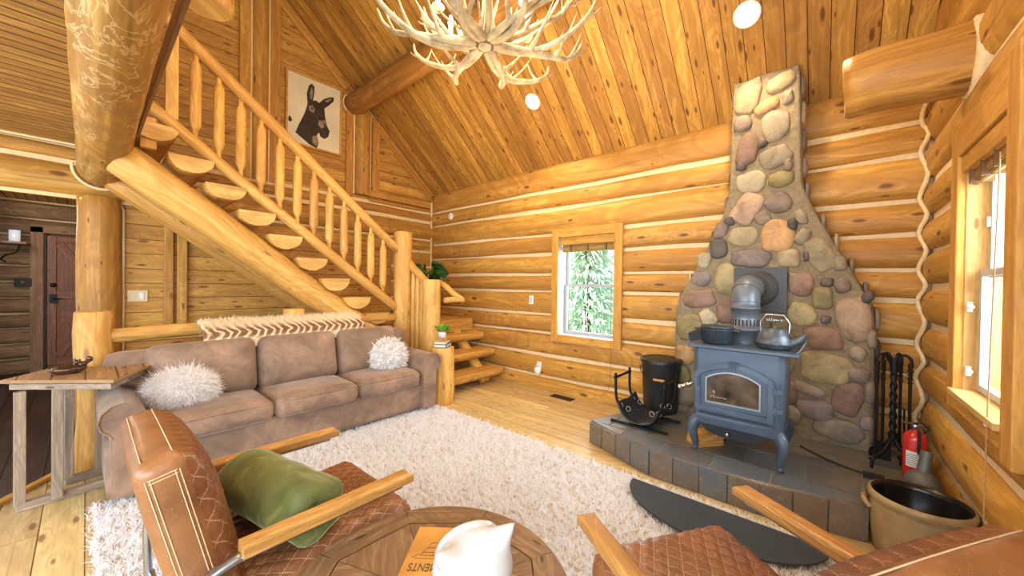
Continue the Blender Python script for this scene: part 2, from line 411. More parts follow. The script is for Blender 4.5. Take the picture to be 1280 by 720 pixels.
M['doorwood'] = wood('stained_door_wood', (.32, .12, .05), (.19, .062, .026), (.05, .016, .01), knots=.3, gs=1.3, var=.25, rough=.4)
M['iron'] = plain('black_iron', (.018, .017, .017), .5, .6, nscale=40, namt=.5, bmp=.1)
M['black'] = plain('matte_black', (.012, .012, .013), .6)
M['white'] = plain('white_plastic', (.82, .80, .76), .4)
M['vinyl'] = plain('white_vinyl', (.52, .53, .54), .35)
M['sash'] = plain('grey_white_sash', (.40, .42, .44), .4)
M['pane'] = glass('window_glass')
# ================================================================== THE ROOM
XL, XR, YB = -5.52, .55, 4.1          # gable wall, window wall, stove wall
SL = .87                                # roof slope
def zroof(y): return 3.1+SL*(YB-y)
def S(o): o['kind'] = 'structure'; return o

# ---- floor
g = G(); g.add([(XL-.2, -3.2, 0), (1.2, -3.2, 0), (1.2, YB+.3, 0), (XL-.2, YB+.3, 0)], [(0, 1, 2, 3)], None, 0, False)
S(g.build('floor', M['floor']))
# darker hall floor beyond a slanting threshold
g = G(); P = [(-2.4, -1.45), (-4.24, -.145), (-5.62, -.10), (-9.6, -.10), (-9.6, .40), (-10, -3.2), (-2.4, -3.2)]
P = [(-2.4, -1.45), (-4.30, -.10), (-5.35, -.06), (-5.6, .36), (-9.6, .36), (-9.6, -3.2), (-2.4, -3.2)]
g.prism([p for p in P][::-1], .004, Matrix.Translation((0, 0, .001)))
S(g.build('floor_hall', M['darkfloor']))
g = G(); a, b = V((-2.4, -1.43, .014)), V((-4.28, -.095, .014)); dd = (b-a); g.box((a+b)/2, (dd.length, .05, .028), rz=math.atan2(dd.y, dd.x))
S(g.build('trim_1', M['trim'], bevel=.006))

# ---- log walls: one chinking sheet with its logs as parts
def sheet_with_hole(g, ax, pos, a0, a1, z0, z1, hole=None):
    R = [(a0, a1, z0, z1)] if not hole else [(a0, hole[0], z0, z1), (hole[1], a1, z0, z1), (hole[0], hole[1], z0, hole[2]), (hole[0], hole[1], hole[3], z1)]
    for r in R:
        q = [(r[0], r[2]), (r[1], r[2]), (r[1], r[3]), (r[0], r[3])]
        g.add([(u, pos, z) if ax == 0 else (pos, u, z) for u, z in q], [(0, 1, 2, 3)], None, 0, False)
def wall_log(ax, face, sgn, a0, a1, z0, z1, seed, depth=.12, parent=None, mat='log', hole=None, capends=False):
    """a log lying along X (ax 0) or Y (ax 1); its bulge reaches FACE; sgn: which way the room is"""
    c = face-sgn*depth; zc = (z0+z1)/2; h = (z1-z0)/2-.010
    segs = [(a0, a1)]
    if hole and z1 > hole[2]+.02 and z0 < hole[3]-.02:
        segs = [s for s in ((a0, hole[0]), (hole[1], a1)) if s[1]-s[0] > .05]
        # a log only partly cut by the opening keeps its full run above or below it
    for s0, s1 in segs:
        g = G(); k = max(3, int((s1-s0)/.16)+1); pts = []; rs = []; sq = []
        vs = []; n = 20
        for i in range(k):
            u = lerp(s0, s1, i/(k-1)); wz = .022*n3(u*.55, seed, 2.2)+.008*n3(u*2, seed, 7.); wd = .012*n3(u*1.1, seed, 8.8)
            hh = h*(1+.05*n3(u*.8, seed, 4.4))
            for j in range(n):
                t = 2*PI*j/n; bulge = 1+.02*n3(u*2, math.cos(t)*1.5+seed, math.sin(t)*1.5)
                cs, sn = math.cos(t), math.sin(t)
                dx = math.copysign(abs(cs)**.62, cs)*(depth+wd)*bulge; dz = math.copysign(abs(sn)**.8, sn)*hh*bulge
                p = (u, c+dx, zc+wz+dz) if ax == 0 else (c+dx, u, zc+wz+dz)
                vs.append(p)
        fs = []; uvs = []
        for i in range(k-1):
            for j in range(n):
                j2 = (j+1) % n; fs.append((i*n+j, (i+1)*n+j, (i+1)*n+j2, i*n+j2))
                u0, u1 = lerp(s0, s1, i/(k-1)), lerp(s0, s1, (i+1)/(k-1)); v0, v1 = j*.042+seed, (j+1)*.042+seed
                uvs.append([(u0, v0), (u1, v0), (u1, v1), (u0, v1)])
        g.add(vs, fs, uvs)
        for i in (0, k-1): g.add([vs[i*n+j] for j in range(n)], [tuple(range(n))], None, 1, False)
        g.build('log', [M[mat], M['end']], parent)
ZB = [-.10, .175, .465, .775, 1.03, 1.35, 1.588, 1.865, 2.13, 2.475, 2.72, 3.09]
HB = (-2.70, -1.90, .78, 2.08)         # opening of the stove-wall window
g = G(); sheet_with_hole(g, 0, YB+.055, XL-.1, XR+.25, -.1, 3.06, HB)
wb = S(g.build('wall_back', M['chink']))
for i in range(len(ZB)-1): wall_log(0, YB, -1, XL-.02, XR+.02, ZB[i], ZB[i+1], 3.1+i*1.7, parent=wb, hole=HB)
# outside lining so that the opening has thickness and no sky leaks in
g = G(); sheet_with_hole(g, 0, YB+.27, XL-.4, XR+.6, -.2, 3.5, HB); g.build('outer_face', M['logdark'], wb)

HR = (2.285, 2.97, .915, 2.13)           # opening of the right-hand window
ZR = [-.02, .33, .64, .90, 1.17, 1.455, 1.725, 1.985, 2.245, 2.53, 2.84, 3.15, 3.46]
g = G(); sheet_with_hole(g, 1, XR+.05, .2, YB+.2, -.1, 3.6, HR)
wr = S(g.build('wall_right', M['chink']))
for i in range(len(ZR)-1):
    wall_log(1, XR+(.03 if i == 0 else 0), -1, .2, YB+.02, ZR[i], ZR[i+1], 40.3+i*1.3, depth=.13, parent=wr, hole=HR)
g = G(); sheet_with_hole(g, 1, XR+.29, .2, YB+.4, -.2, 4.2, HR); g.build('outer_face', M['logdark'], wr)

# ---- gable wall: planks, with log courses by the corner and at loft height
g = G()
def yz(pts, x=XL+.01): g.add([(x, y, z) for y, z in pts], [tuple(range(len(pts)))], [[(y, z) for y, z in pts]], 0, False)
yz([(.22, -.1), (YB+.1, -.1), (YB+.1, 3.09), (-3.2, 3.09), (-3.2, 2.2), (.22, 2.2)])
yz([(-3.2, 3.09), (YB, 3.09), (.0, zroof(0)), (-3.2, zroof(0)-.87*3.2)])
g.add([(XL-.25, .22, -.1), (XL+.01, .22, -.1), (XL+.01, .22, 2.2), (XL-.25, .22, 2.2)], [(0, 1, 2, 3)], None, 0, False)
wl = S(g.build('wall_left', M['panel']))
g = G(); sheet_with_hole(g, 1, XL+.035, 3.3, YB+.05, -.1, 2.2); sheet_with_hole(g, 1, XL+.035, -3.2, YB+.05, 2.2, 2.74); g.build('chinking', M['chink'], wl)
ZG = [-.1, .06, .32, .62, .90, 1.19, 1.47, 1.73, 2.0, 2.215]
for i in range(len(ZG)-1): wall_log(1, XL+.075, 1, 3.3, YB+.05, ZG[i], ZG[i+1], 70.2+i, depth=.09, parent=wl)
wall_log(1, XL+.10, 1, -3.2, YB+.05, 2.215, 2.535, 81.2, depth=.13, parent=wl)
wall_log(1, XL+.075, 1, -3.2, YB+.05, 2.545, 2.70, 82.4, depth=.10, parent=wl)
wall_log(1, XL+.06, 1, 2.9, YB+.05, 2.71, 2.80, 83.4, depth=.08, parent=wl)
# chinked edge at the corner of the two log walls (zig-zag between the courses)
g = G(); pts = []
for i in range(1, len(ZB)-1):
    pts.append((XL+.085, YB-.03, ZB[i])); pts.append((XL+.05, YB-.005, (ZB[i]+ZB[i+1])/2))
g.tube([(p[0], p[1], p[2]) for p in pts], .017, 6); g.build('corner_chinking', M['chink'], wl)
g = G(); pts = []
for i in range(0, len(ZB)-1):
    pts.append((XR-.02, YB+.015, ZB[i])); pts.append((XR+.015, YB-.035, (ZB[i]+ZB[i+1])/2))
g.tube(smoothp(pts[1:], 3), .015, 6); g.build('corner_chinking', M['chink'], wr)

# ---- gable trims and posts
tn = 2
def trim(pts_box, mat='trim', bevel=.006, name=None):
    global tn
    g = G(); 
    for c, d in pts_box: g.box(c, d)
    o = S(g.build(f'trim_{tn}', M[mat], bevel=bevel)); tn += 1; return o
def vpost(y0, y1, z0, z1, chink=True):
    """a gable post hewn flat, chinked on both sides and framed by boards"""
    global tn
    g = G(); yc, w = (y0+y1)/2, (y1-y0)/2
    g.tube([(XL+.03, yc, lerp(z0, z1, i/8)) for i in range(9)], w, 14, True, sq=(.8, 1), ref=(1, 0, 0), fn=lambda i, a: 1+.03*n3(i*.5, math.cos(a), y0))
    o = S(g.build(f'trim_{tn}', [M['log']])); tn += 1
    if chink:
        g = G()
        for y in (y0-.005, y1+.005): g.tube([(XL+.035, y+.006*n3(z*2, y, 0), z) for z in np.linspace(z0, z1, 9)], .014, 6)
        g.build('chinking', M['chink'], o)
vpost(1.345, 1.525, 2.72, zroof(1.43)-.05); vpost(2.66, 2.91, 2.79, 4.05)
trim([((XL+.03, 1.275, (2.72+5.4)/2), (.03, .12, 5.4-2.72)), ])
trim([((XL+.03, 1.60, (2.72+5.15)/2), (.03, .12, 5.15-2.72))])
trim([((XL+.03, 2.585, 3.5), (.03, .105, 1.5))]); trim([((XL+.03, 3.01, 3.4), (.03, .115, 1.2))])
trim([((XL+.04, 3.45, 2.845), (.03, 1.25, .10))])
trim([((XL+.04, .59, 1.55), (.07, .075, 1.35)), ]); trim([((XL+.04, .70, 1.55), (.07, .085, 1.35))])
# rake boards under the roof slope
for a, b, w in ((YB, 3.05, .12), (2.55, -.1, .13)):
    g = G(); p, q = V((XL+.03, a, zroof(a)-w*.75)), V((XL+.03, b, zroof(b)-w*.75)); dd = q-p
    Mx = Matrix.Translation((p+q)/2) @ Matrix.Rotation(math.atan2(dd.z, dd.y), 4, 'X')
    g.box((0, 0, 0), (.035, dd.length, w), Mx); S(g.build(f'trim_{tn}', M['trim'], bevel=.005)); tn += 1

# ---- ceiling slope (boards run down the slope) and loft ceiling
g = G(); ln = math.hypot(YB+.25, SL*(YB+.25)); y0, y1 = YB+.25, -.15
l = math.hypot(y0-y1, SL*(y0-y1))
for dz, flip in ((0, 0), (.12, 1)):
    vs = [(XL-.1, y0, zroof(y0)+dz), (1.2, y0, zroof(y0)+dz), (1.2, y1, zroof(y1)+dz), (XL-.1, y1, zroof(y1)+dz)]
    g.add(vs, [(0, 1, 2, 3)], [[(0, XL-.1), (0, 1.2), (l, 1.2), (l, XL-.1)]], 0, False)
S(g.build('ceiling', M['ceil']))
g = G(); l2 = math.hypot(4.2, SL*4.2)
g.add([(XL-.1, -.15, zroof(-.15)), (1.2, -.15, zroof(-.15)), (1.2, -4.35, zroof(-.15)-SL*4.2), (XL-.1, -4.35, zroof(-.15)-SL*4.2)], [(0, 1, 2, 3)], [[(0, XL-.1), (0, 1.2), (l2, 1.2), (l2, XL-.1)]], 0, False); S(g.build('ceiling_rear_slope', M['ceil']))  # unseen rear slope, added to keep direct sun out of the room
g = G(); g.box((-3.4, -1.62, 2.80), (4.4, 3.2, .20), long=1); S(g.build('ceiling_loft', M['loftceil']))
g = G(); sheet_with_hole(g, 1, 0, 0, 0, 0, 0); g = G(); g.tube([(XL+.12, y, 2.70) for y in np.linspace(-3.2, .0, 8)], .016, 6); S(g.build(f'trim_{tn}', M['chink'])); tn += 1

# ---- hall behind: log wall with a door
g = G(); g.add([(-9.24, -3, 0), (-9.24, .4, 0), (-9.24, .4, 2.7), (-9.24, -3, 2.7)], [(0, 1, 2, 3)], None, 0, False)
wh = S(g.build('wall_hall', M['chink']))
zz = [-.05, .21, .44, .68, .90, 1.13, 1.38, 1.62, 1.85, 2.09, 2.34, 2.6]
for i in range(len(zz)-1): wall_log(1, -9.15, 1, -3, -.52 if 0 < i < 9 else .38, zz[i], zz[i+1], 110.3+i, depth=.08, parent=wh, mat='halllog')
g = G(); g.add([(XL-.1, .36, 0), (-9.3, .36, 0), (-9.3, .36, 2.7), (XL-.1, .36, 2.7)], [(0, 1, 2, 3)], [[(0, 0), (3.6, 0), (3.6, 2.7), (0, 2.7)]], 0, False)
S(g.build('wall_hall_side', M['panel']))
g = G(); g.add([(XL-.15, -3, 2.62), (-9.3, -3, 2.62), (-9.3, .4, 2.62), (XL-.15, .4, 2.62)], [(0, 1, 2, 3)], None, 0, False)
S(g.build('ceiling_hall', M['loftceil']))
g = G(); g.box((-8.6, -.86, 1.3), (.5, .14, 2.6)); S(g.build('wall_hall_left', M['doorwood'], bevel=.01))
d1 = S(thing('door_1', None, None, (-9.15, -.1, 0)))
g = G(); g.box((-9.12, -.485, 1.06), (.10, .13, 2.32)); g.box((-9.12, -.05, 2.19), (.10, 1.0, .13)); g.box((-9.12, .33, 1.06), (.1, .13, 2.2)); g.build('door_frame', M['halltrim'], d1, bevel=.008)
g = G(); g.box((-9.14, -.06, 1.09), (.04, .66, 2.02)); lf = g.build('door_leaf', M['doorwood'], d1, bevel=.004)
g = G()
for c, d in (((-9.11, -.345, 1.09), (.03, .09, 2.0)), ((-9.11, .22, 1.09), (.03, .09, 2.0)), ((-9.11, -.06, 2.04), (.03, .48, .10)), ((-9.11, -.06, 1.18), (.03, .48, .12)), ((-9.11, -.06, .14), (.03, .48, .14))): g.box(c, d)
for za, zb in ((1.98, 1.28), (.22, 1.10)):
    p, q = V((-9.115, -.28, za)), V((-9.115, .16, zb)); dd = q-p
    g.box((0, 0, 0), (.025, dd.length, .10), Matrix.Translation((p+q)/2) @ Matrix.Rotation(math.atan2(dd.z, dd.y), 4, 'X'))
g.build('door_rail', M['doorwood'], d1, bevel=.004)
g = G(); g.box((-9.085, -.33, 1.12), (.03, .07, .14)); g.tube([(-9.08, -.33, 1.12), (-9.03, -.33, 1.12), (-9.03, -.25, 1.12)], .012, 8); g.ell((-9.09, -.33, 1.33), (.03, .035, .035)); tag(g.build('door_handle', M['iron'], d1))
g = G(); g.box((-9.11, -.41, 1.09), (.05, .03, 2.06)); g.build('door_gap', M['black'], d1)

# ---- windows: opening lined with boards, casing, sashes, panes
w1 = S(thing('window_1', None, None, (-2.3, YB, .75)))
cw = .098
g = G()
for c, d in (((-2.745, YB-.012, 1.43), (cw, .05, 1.49)), ((-1.857, YB-.012, 1.43), (cw, .05, 1.49)), ((-2.3, YB-.012, 2.12), (.79, .05, .11)), ((-2.3, YB-.012, .735), (.79, .05, .10))): g.box(c, d)
g.build('casing', M['casing'], w1, bevel=.006)
g = G()
for c, d in (((-2.705, YB+.12, 1.43), (.02, .25, 1.32)), ((-1.895, YB+.12, 1.43), (.02, .25, 1.32)), ((-2.3, YB+.12, 2.08), (.82, .25, .02)), ((-2.3, YB+.12, .775), (.82, .25, .02))): g.box(c, d)
tag(g.build('reveal', M['vinyl'], w1, bevel=.003))
def sash(root, P, a0, a1, z0, z1, t=.05, dep=.035, mat='vinyl'):
    """P(a, d, z): point; a frame of four bars"""
    g = G()
    for (x0, x1, y0, y1) in ((a0, a0+t, z0, z1), (a1-t, a1, z0, z1), (a0+t, a1-t, z0, z0+t), (a0+t, a1-t, z1-t, z1)):
        vs = [P(a, d, z) for d in (-dep/2, dep/2) for a, z in ((x0, y0), (x1, y0), (x1, y1), (x0, y1))]
        g.add(vs, [(0, 1, 2, 3), (7, 6, 5, 4), (0, 4, 5, 1), (1, 5, 6, 2), (2, 6, 7, 3), (3, 7, 4, 0)], None, 0, False)
    o = g.build('sash', M[mat], root)
    g = G(); g.add([P(a, 0, z) for a, z in ((a0+t, z0+t), (a1-t, z0+t), (a1-t, z1-t), (a0+t, z1-t))], [(0, 1, 2, 3)], None, 0, False); g.build('pane', M['pane'], o)
P1 = lambda a, d, z: (a, YB+.18+d, z)
sash(w1, lambda a, d, z: (a, YB+.20+d, z), -2.69, -1.91, 1.42, 2.07, .034, mat='sash'); sash(w1, lambda a, d, z: (a, YB+.16+d, z), -2.69, -1.91, .79, 1.452, .036, mat='sash')
g = G(); g.box((-2.3, YB+.13, 1.47), (.05, .03, .015)); g.build('latch', M['white'], w1)

w2 = S(thing('window_2', None, None, (XR, 2.7, .85)))
g = G()
for c, d in (((XR-.012, 3.03, 1.56), (.05, .12, 1.50)), ((XR-.012, 2.225, 1.56), (.05, .12, 1.56)), ((XR-.012, 2.63, 2.22), (.05, .70, .18)), ((XR-.012, 2.63, .865), (.05, .70, .09))): g.box(c, d)
g.build('casing', M['casing'], w2, bevel=.006)
g = G()
for c, d in (((XR+.125, 2.975, 1.53), (.26, .02, 1.28)), ((XR+.125, 2.28, 1.53), (.26, .02, 1.28)), ((XR+.125, 2.63, 2.13), (.26, .70, .02))): g.box(c, d)
g.build('jamb', M['jamb'], w2, bevel=.003)
g = G(); g.box((XR+.10, 2.63, .907), (.31, .70, .03)); g.build('sill', M['jamb'], w2, bevel=.004)
sash(w2, lambda a, d, z: (XR+.090+d, a, z), 2.29, 2.965, 1.50, 2.12, .032); sash(w2, lambda a, d, z: (XR+.062+d, a, z), 2.29, 2.965, .925, 1.54, .034)
g = G(); g.box((XR+.066, 2.95, 1.78), (.012, .015, .05)); g.build('latch', M['white'], w2)

# ---- stubs of roof purlin and loft beams
g = G(); logtube(g, (XL-.05, 2.66, 4.135), (1.3, 2.66, 4.135), .155, n=18, seed=9.1, wob=.04); tag(g.build('roof_purlin_log', [M['beam'], M['end']], loc=(XL, 2.66, 4.135)), 'round log purlin under the sloping board ceiling, running above the antler chandelier', 'log beam')
g = G(); g.tube([(XL+.025, 2.66+.172*math.cos(a), 4.135+.172*math.sin(a)) for a in np.linspace(PI*.75, PI*2.1, 14)], .013, 6); S(g.build(f'trim_{tn}', M['chink'])); tn += 1
g = G(); logtube(g, (XL+.02, .10, 2.50), (-.75, .082, 2.50), .168, .118, n=26, seed=4.2, step=.1, wob=.08, bend=.012)
tag(g.build('loft_girder_log', [M['girder'], M['end']], loc=(XL, .1, 2.5)), 'huge gnarled log girder overhead, running from the post towards the viewer', 'log beam')
g = G(); g.tube([(XL+.125, .10+.19*math.cos(a), 2.50+.19*math.sin(a)) for a in np.linspace(PI*.95, PI*2.05, 16)], .014, 6); S(g.build(f'trim_{tn}', M['chink'])); tn += 1
g = G(); logtube(g, (-2.60, .43, 2.93), (-2.60, .43, 5.9), .118, .115, n=20, seed=14.2, wob=.05, ref=(1, 0, 0)); tag(g.build('loft_post_log', [M['beam'], M['end']], loc=(-2.6, .43, 2.93)), 'pale sawn bottom end of a hanging loft post, beside the huge girder', 'post')
g = G(); g.box((-3.6, .262, 2.60), (3.6, .02, .10)); S(g.build(f'trim_{tn}', M['halltrim'], bevel=.004)); tn += 1
g = G(); cy, cz = 3.04, 2.655
logtube(g, (.072, cy, cz), (XR+.2, cy, cz), .175, .185, n=26, seed=22.7, step=.07, wob=.03, sq=(1.0, .9))
tag(g.build('cut_log_stub', [M['log'], M['end']], loc=(XR, cy, cz)), 'thick sawn-off log stub jutting out of the wall high above the window', 'log beam')
g = G(); g.tube([(XR+.03, cy+.185*math.cos(a), cz+.172*math.sin(a)) for a in np.linspace(0, 2*PI, 24)], .035, 6, closed=True, cap=False); S(g.build(f'trim_{tn}', M['chink'])); tn += 1
# big post under the girder and its chink seam
g = G(); logtube(g, (XL+.04, .085, 0), (XL+.04, .085, 2.24), .155, .15, n=22, seed=33.3, wob=.07); tag(g.build('support_post', [M['log'], M['end']], loc=(XL, .085, 0)), 'thick peeled log post at the hall opening, under the overhead girder', 'post')
g = G(); g.tube([(XL+.03, .25, z) for z in np.linspace(0, 2.15, 10)]+[(XL+.10, .20, 2.21), (XL+.16, .09, 2.225), (XL+.12, -.04, 2.20)], .013, 6); S(g.build(f'trim_{tn}', M['chink'])); tn += 1
# ================================================================== STAIRCASE (moves as one thing)
XS = -4.24
st = thing('log_staircase', 'half-log staircase with landing, peeled pole handrail and turned balusters', 'staircase', (-4.9, 2.0, 0))
W = [M['pole'], M['end']]
def post(name, x, y, z0, z1, r, seed, parent, wob=.05, mats=None, **kw):
    g = G(); logtube(g, (x, y, z0), (x, y, z1), r*1.03, r*.98, n=18, seed=seed, wob=wob, ref=(1, 0, 0)); return g.build(name, mats or W, parent, **kw)
post('newel_post', XS, 2.72, 0, 2.105, .118, 1.3, st)
post('newel_post', -3.80, 2.86, 0, 1.485, .115, 2.3, st)
hr = lambda y: 1.975-.80*(y-2.506)
br = lambda y: 1.22-.763*(y-2.515)
g = G(); logtube(g, (XS, 2.66, hr(2.66)), (XS, .30, hr(.30)), .058, n=14, seed=5.5, wob=.06, bend=.006); g.build('handrail', W, st)
g = G(); logtube(g, (XS, 2.66, br(2.66)-.02), (XS, .33, br(.33)-.02), .052, n=14, seed=6.6, wob=.06, bend=.006); g.build('bottom_rail', W, st)
for i in range(12):
    y = .625+i*(2.437-.625)/11
    zb, zt = br(y)-.02, hr(y)-.02
    prof = [(.021, zb), (.021, zb+.105), (.025, zb+.11), (.040, zb+.145), (.043, zb+.17), (.043, (zb+zt)/2), (.042, zt-.165), (.039, zt-.14), (.025, zt-.108), (.021, zt-.10), (.021, zt)]
    g = G(); g.lathe(prof, 12, Matrix.Translation((XS, y, 0))); g.build('baluster', W, st)
g = G(); g.box((XS, .47, 3.17), (.06, .085, .75)); g.build('baluster', W, st, bevel=.01)
g = G(); g.box((XS-.02, .33, 2.64), (.07, .10, .26)); g.build('upper_newel', M['trim'], st, bevel=.008)
# stringers
for x, r, nm in ((-4.33, .145, 3.3), (-5.28, .12, 8.8)):
    g = G(); p0, p1 = V((x, .18, 2.415)), V((x, 3.1, 2.415-.754*2.92))
    logtube(g, p0, p1, r, r*.95, n=16, seed=nm, wob=.05, bend=.006, ref=(0, .6, .8)); g.build('stringer', W, st)
def half_log(g, x0, x1, yc, zt, w, h, seed, n=12):
    """flat side up, running along X"""
    vs = []; k = 5
    for i in range(k):
        x = lerp(x0, x1, i/(k-1))
        ring = [(x, yc+w/2*math.cos(a)*(1+.05*n3(a*2, seed, x)), zt-h*abs(math.sin(a))**.85*(1+.12*n3(a*1.5, seed, 4+x))) for a in np.linspace(PI, 2*PI, n)]
        ring[0] = (x, yc-w/2, zt); ring[-1] = (x, yc+w/2, zt); vs += ring
    fs = []; uvs = []
    for i in range(k-1):
        for j in range(n-1):
            fs.append((i*n+j, (i+1)*n+j, (i+1)*n+j+1, i*n+j+1)); uvs.append([(vs[q][0], j*.04) if q//n == i else (vs[q][0], j*.04) for q in fs[-1]])
        fs.append((i*n+n-1, (i+1)*n+n-1, (i+1)*n, i*n)); uvs.append([(vs[q][0], vs[q][1]) for q in fs[-1]])
    g.add(vs, fs, uvs, 0, False)
    for i in (0, k-1):
        ring = [vs[i*n+j] for j in range(n)]; g.add(ring, [tuple(range(n))], [[(p[1]*.5, p[2]*.25+seed) for p in ring]], 1, False)
ty = [.47, .60, .845, 1.09, 1.335, 1.59, 1.845, 2.10, 2.36]; tz = [2.72, 2.505, 2.315, 2.11, 1.905, 1.69, 1.475, 1.26, 1.06]
ty[0] = .36
for i, (y, z) in enumerate(zip(ty, tz)):
    g = G(); half_log(g, XL+.05, -4.20, y, z, .31, .135, i*2.1); g.build('tread', W, st, bevel=.006)
# lower flight up to the landing, between the newels and the stove wall
for i, (xf, z, y0, y1) in enumerate(((-3.58, .225, 2.75, 4.0), (-3.83, .46, 2.78, 4.07), (-4.08, .69, 2.8, 4.08))):
    g = G(); vs = []; fs = []; n = 9; k = 9; uvs = []
    for a in range(k):
        y = lerp(y0, y1, a/(k-1)); e = .012*n3(y*3, i, 2)
        ring = [(xf-.36, z), (xf-.02+e, z), (xf+e, z-.015), (xf+e*1.2, z-.07), (xf-.03+e, z-.105), (xf-.10, z-.13), (xf-.2, z-.135), (xf-.30, z-.12), (xf-.36, z-.08)]
        vs += [(x, y, q) for x, q in ring]
    for a in range(k-1):
        for j in range(n):
            j2 = (j+1) % n; fs.append((a*n+j, a*n+j2, (a+1)*n+j2, (a+1)*n+j)); uvs.append([(vs[q][1], vs[q][0]-vs[q][2]+i) for q in fs[-1]])
    g.add(vs, fs, uvs, 0, False); g.add(vs[:n], [tuple(range(n))], None, 1, False); g.add(vs[-n:], [tuple(range(n))], None, 1, False)
    g.build('tread', W, st, bevel=.008)
g = G(); g.box((-4.93, 3.37, .85), (1.18, 1.44, .07)); g.box((-4.36, 3.37, .78), (.05, 1.44, .16)); g.build('landing', M['pole'], st, bevel=.006)
g = G()
for y in (3.0, 3.78): g = G(); logtube(g, (-3.72, y, .03), (-4.5, y, .78), .085, n=12, seed=y); g.build('lower_stringer', W, st)
# handrails of the lower flight
g = G(); logtube(g, (XS+.02, 2.78, 1.74), (-3.80, 2.84, 1.37), .05, n=12, seed=12.1); g.build('handrail', W, st)
g = G(); logtube(g, (-3.82, 2.99, 1.46), (-3.42, 3.04, 1.235), .036, n=10, seed=13.1); logtube(g, (-3.42, 3.06, 1.235), (-3.46, 2.80, 1.235), .034, n=10, seed=13.7); g.build('handrail', W, st)
for k, x in enumerate((-4.10, -4.0, -3.91)):
    g = G(); zt = 1.74-.84*(x-XS-.02); g.tube([(x, 2.80, .35), (x, 2.80, .46), (x, 2.80, zt-.2), (x, 2.80, zt)], [.024, .036, .036, .024], 10); g.build('baluster', W, st)

# ---- low log railing behind the sofa
rl = thing('log_railing', 'low pole railing on log posts behind the brown sofa', 'railing', (XS, 1.3, 0))
post('railing_post', -4.24, .045, 0, 1.185, .108, 21.4, rl)
post('railing_post', XS, 1.43, 0, 1.15, .103, 22.4, rl)
g = G(); logtube(g, (XS, .12, .985), (XS, 2.62, .985), .058, .05, n=14, seed=23.3, wob=.06); g.build('rail', W, rl)
g = G(); logtube(g, (XS, .30, .80), (XS, .30, 0), .07, .075, n=12, seed=29.3); g.build('short_post', W, rl)
# pedestal stump with books and plant
g = G(); logtube(g, (-3.50, 2.80, 0), (-3.50, 2.80, .675), .150, .138, n=22, seed=31.3, wob=.06); tag(g.build('stump_pedestal', [M['pole'], M['end']], loc=(-3.5, 2.8, 0)), 'upright pale log stump used as an end table at the sofa arm', 'stump table')
def book(name, label, c, d, rz, mat, group, marks=None, cat='book'):
    t = thing(name, label, cat, c, rz, group, local=True)
    g = G(); g.box((0, 0, .004), (d[0], d[1], .006)); g.box((0, 0, d[2]-.004), (d[0], d[1], .006)); g.box((-d[0]/2+.003, 0, d[2]/2), (.006, d[1], d[2])); g.build('cover', mat, t, bevel=.0015)
    g = G(); g.box((.003, 0, d[2]/2), (d[0]-.012, d[1]-.010, d[2]-.014)); g.build('pages', M['paper'], t)
    return t
M['paper'] = plain('book_pages', (.74, .68, .55), .8, nscale=200, namt=.15, stretch=(.1, .1, 30))
M['slatebook'] = plain('blue_grey_book_cloth', (.10, .12, .16), .6); M['tanbook'] = plain('cream_book_cover', (.62, .56, .42), .6)
M['whiteink'] = plain('white_ink', (.8, .8, .8), .6); M['darkink'] = plain('dark_brown_ink', (.09, .045, .02), .6)
RB = math.radians(35)
b1 = book('hardback_book', 'blue-grey hardback under the cream book on the log stump', (-3.49, 2.80, .677), (.15, .22, .042), RB+PI, M['slatebook'], 'books on the stump')
g = G(); g.box((-.0755, .065, .021), (.001, .03, .022)); g.box((-.0755, -.005, .021), (.001, .08, .012)); g.box((-.0755, -.08, .021), (.001, .04, .014)); g.build('spine_marks', M['whiteink'], b1)
b2 = book('hardback_book', 'thin cream hardback on top of the blue-grey book', (-3.495, 2.795, .7195), (.14, .20, .026), RB+PI+.06, M['tanbook'], 'books on the stump')
pl = thing('potted_succulent', 'small bright green plant in a white pot on wooden legs, on the books', 'plant', (-3.495, 2.795, .746))
PX, PY, PZ = -3.495, 2.795, .746
M['ceramic'] = plain('white_glazed_ceramic', (.60, .62, .64), .12, coat=.5)
g = G(); g.lathe([(0, PZ+.04), (.040, PZ+.04), (.046, PZ+.05), (.049, PZ+.11), (.047, PZ+.112), (.043, PZ+.10), (0, PZ+.10)], 20, Matrix.Translation((PX, PY, 0))); g.build('pot', M['ceramic'], pl)
g = G()
for a in (.5, 2.1, 3.6, 5.2): g.box((PX+.042*math.cos(a), PY+.042*math.sin(a), PZ+.04), (.012, .012, .08))
g.build('pot_stand', M['pole'], pl, bevel=.002)
M['leafg'] = plain('bright_green_leaf', (.26, .58, .05), .45, nscale=25, namt=.5); M['leafd'] = plain('dark_green_leaf', (.035, .11, .022), .3, nscale=12, namt=.5)
def leaf(g, p, d, l, w, up=(0, 0, 1), droop=.25, k=5):
    p, d, up = V(p), V(d).normalized(), V(up); sd = d.cross(up)
    if sd.length < .05: sd = V((1, 0, 0))
    sd.normalize(); nn = sd.cross(d).normalized(); vs = []
    for i in range(k+1):
        t = i/k; c = p+d*(l*t)-nn*(-.0)-V((0, 0, 1))*(droop*l*t*t); ww = w*math.sin(PI*min(1, .08+t*.92))**.8
        vs += [c-sd*ww/2+nn*ww*.12, c, c+sd*ww/2+nn*ww*.12]
    fs = []
    for i in range(k): fs += [(i*3, i*3+1, i*3+4, i*3+3), (i*3+1, i*3+2, i*3+5, i*3+4)]
    g.add(vs, fs)
g = G()
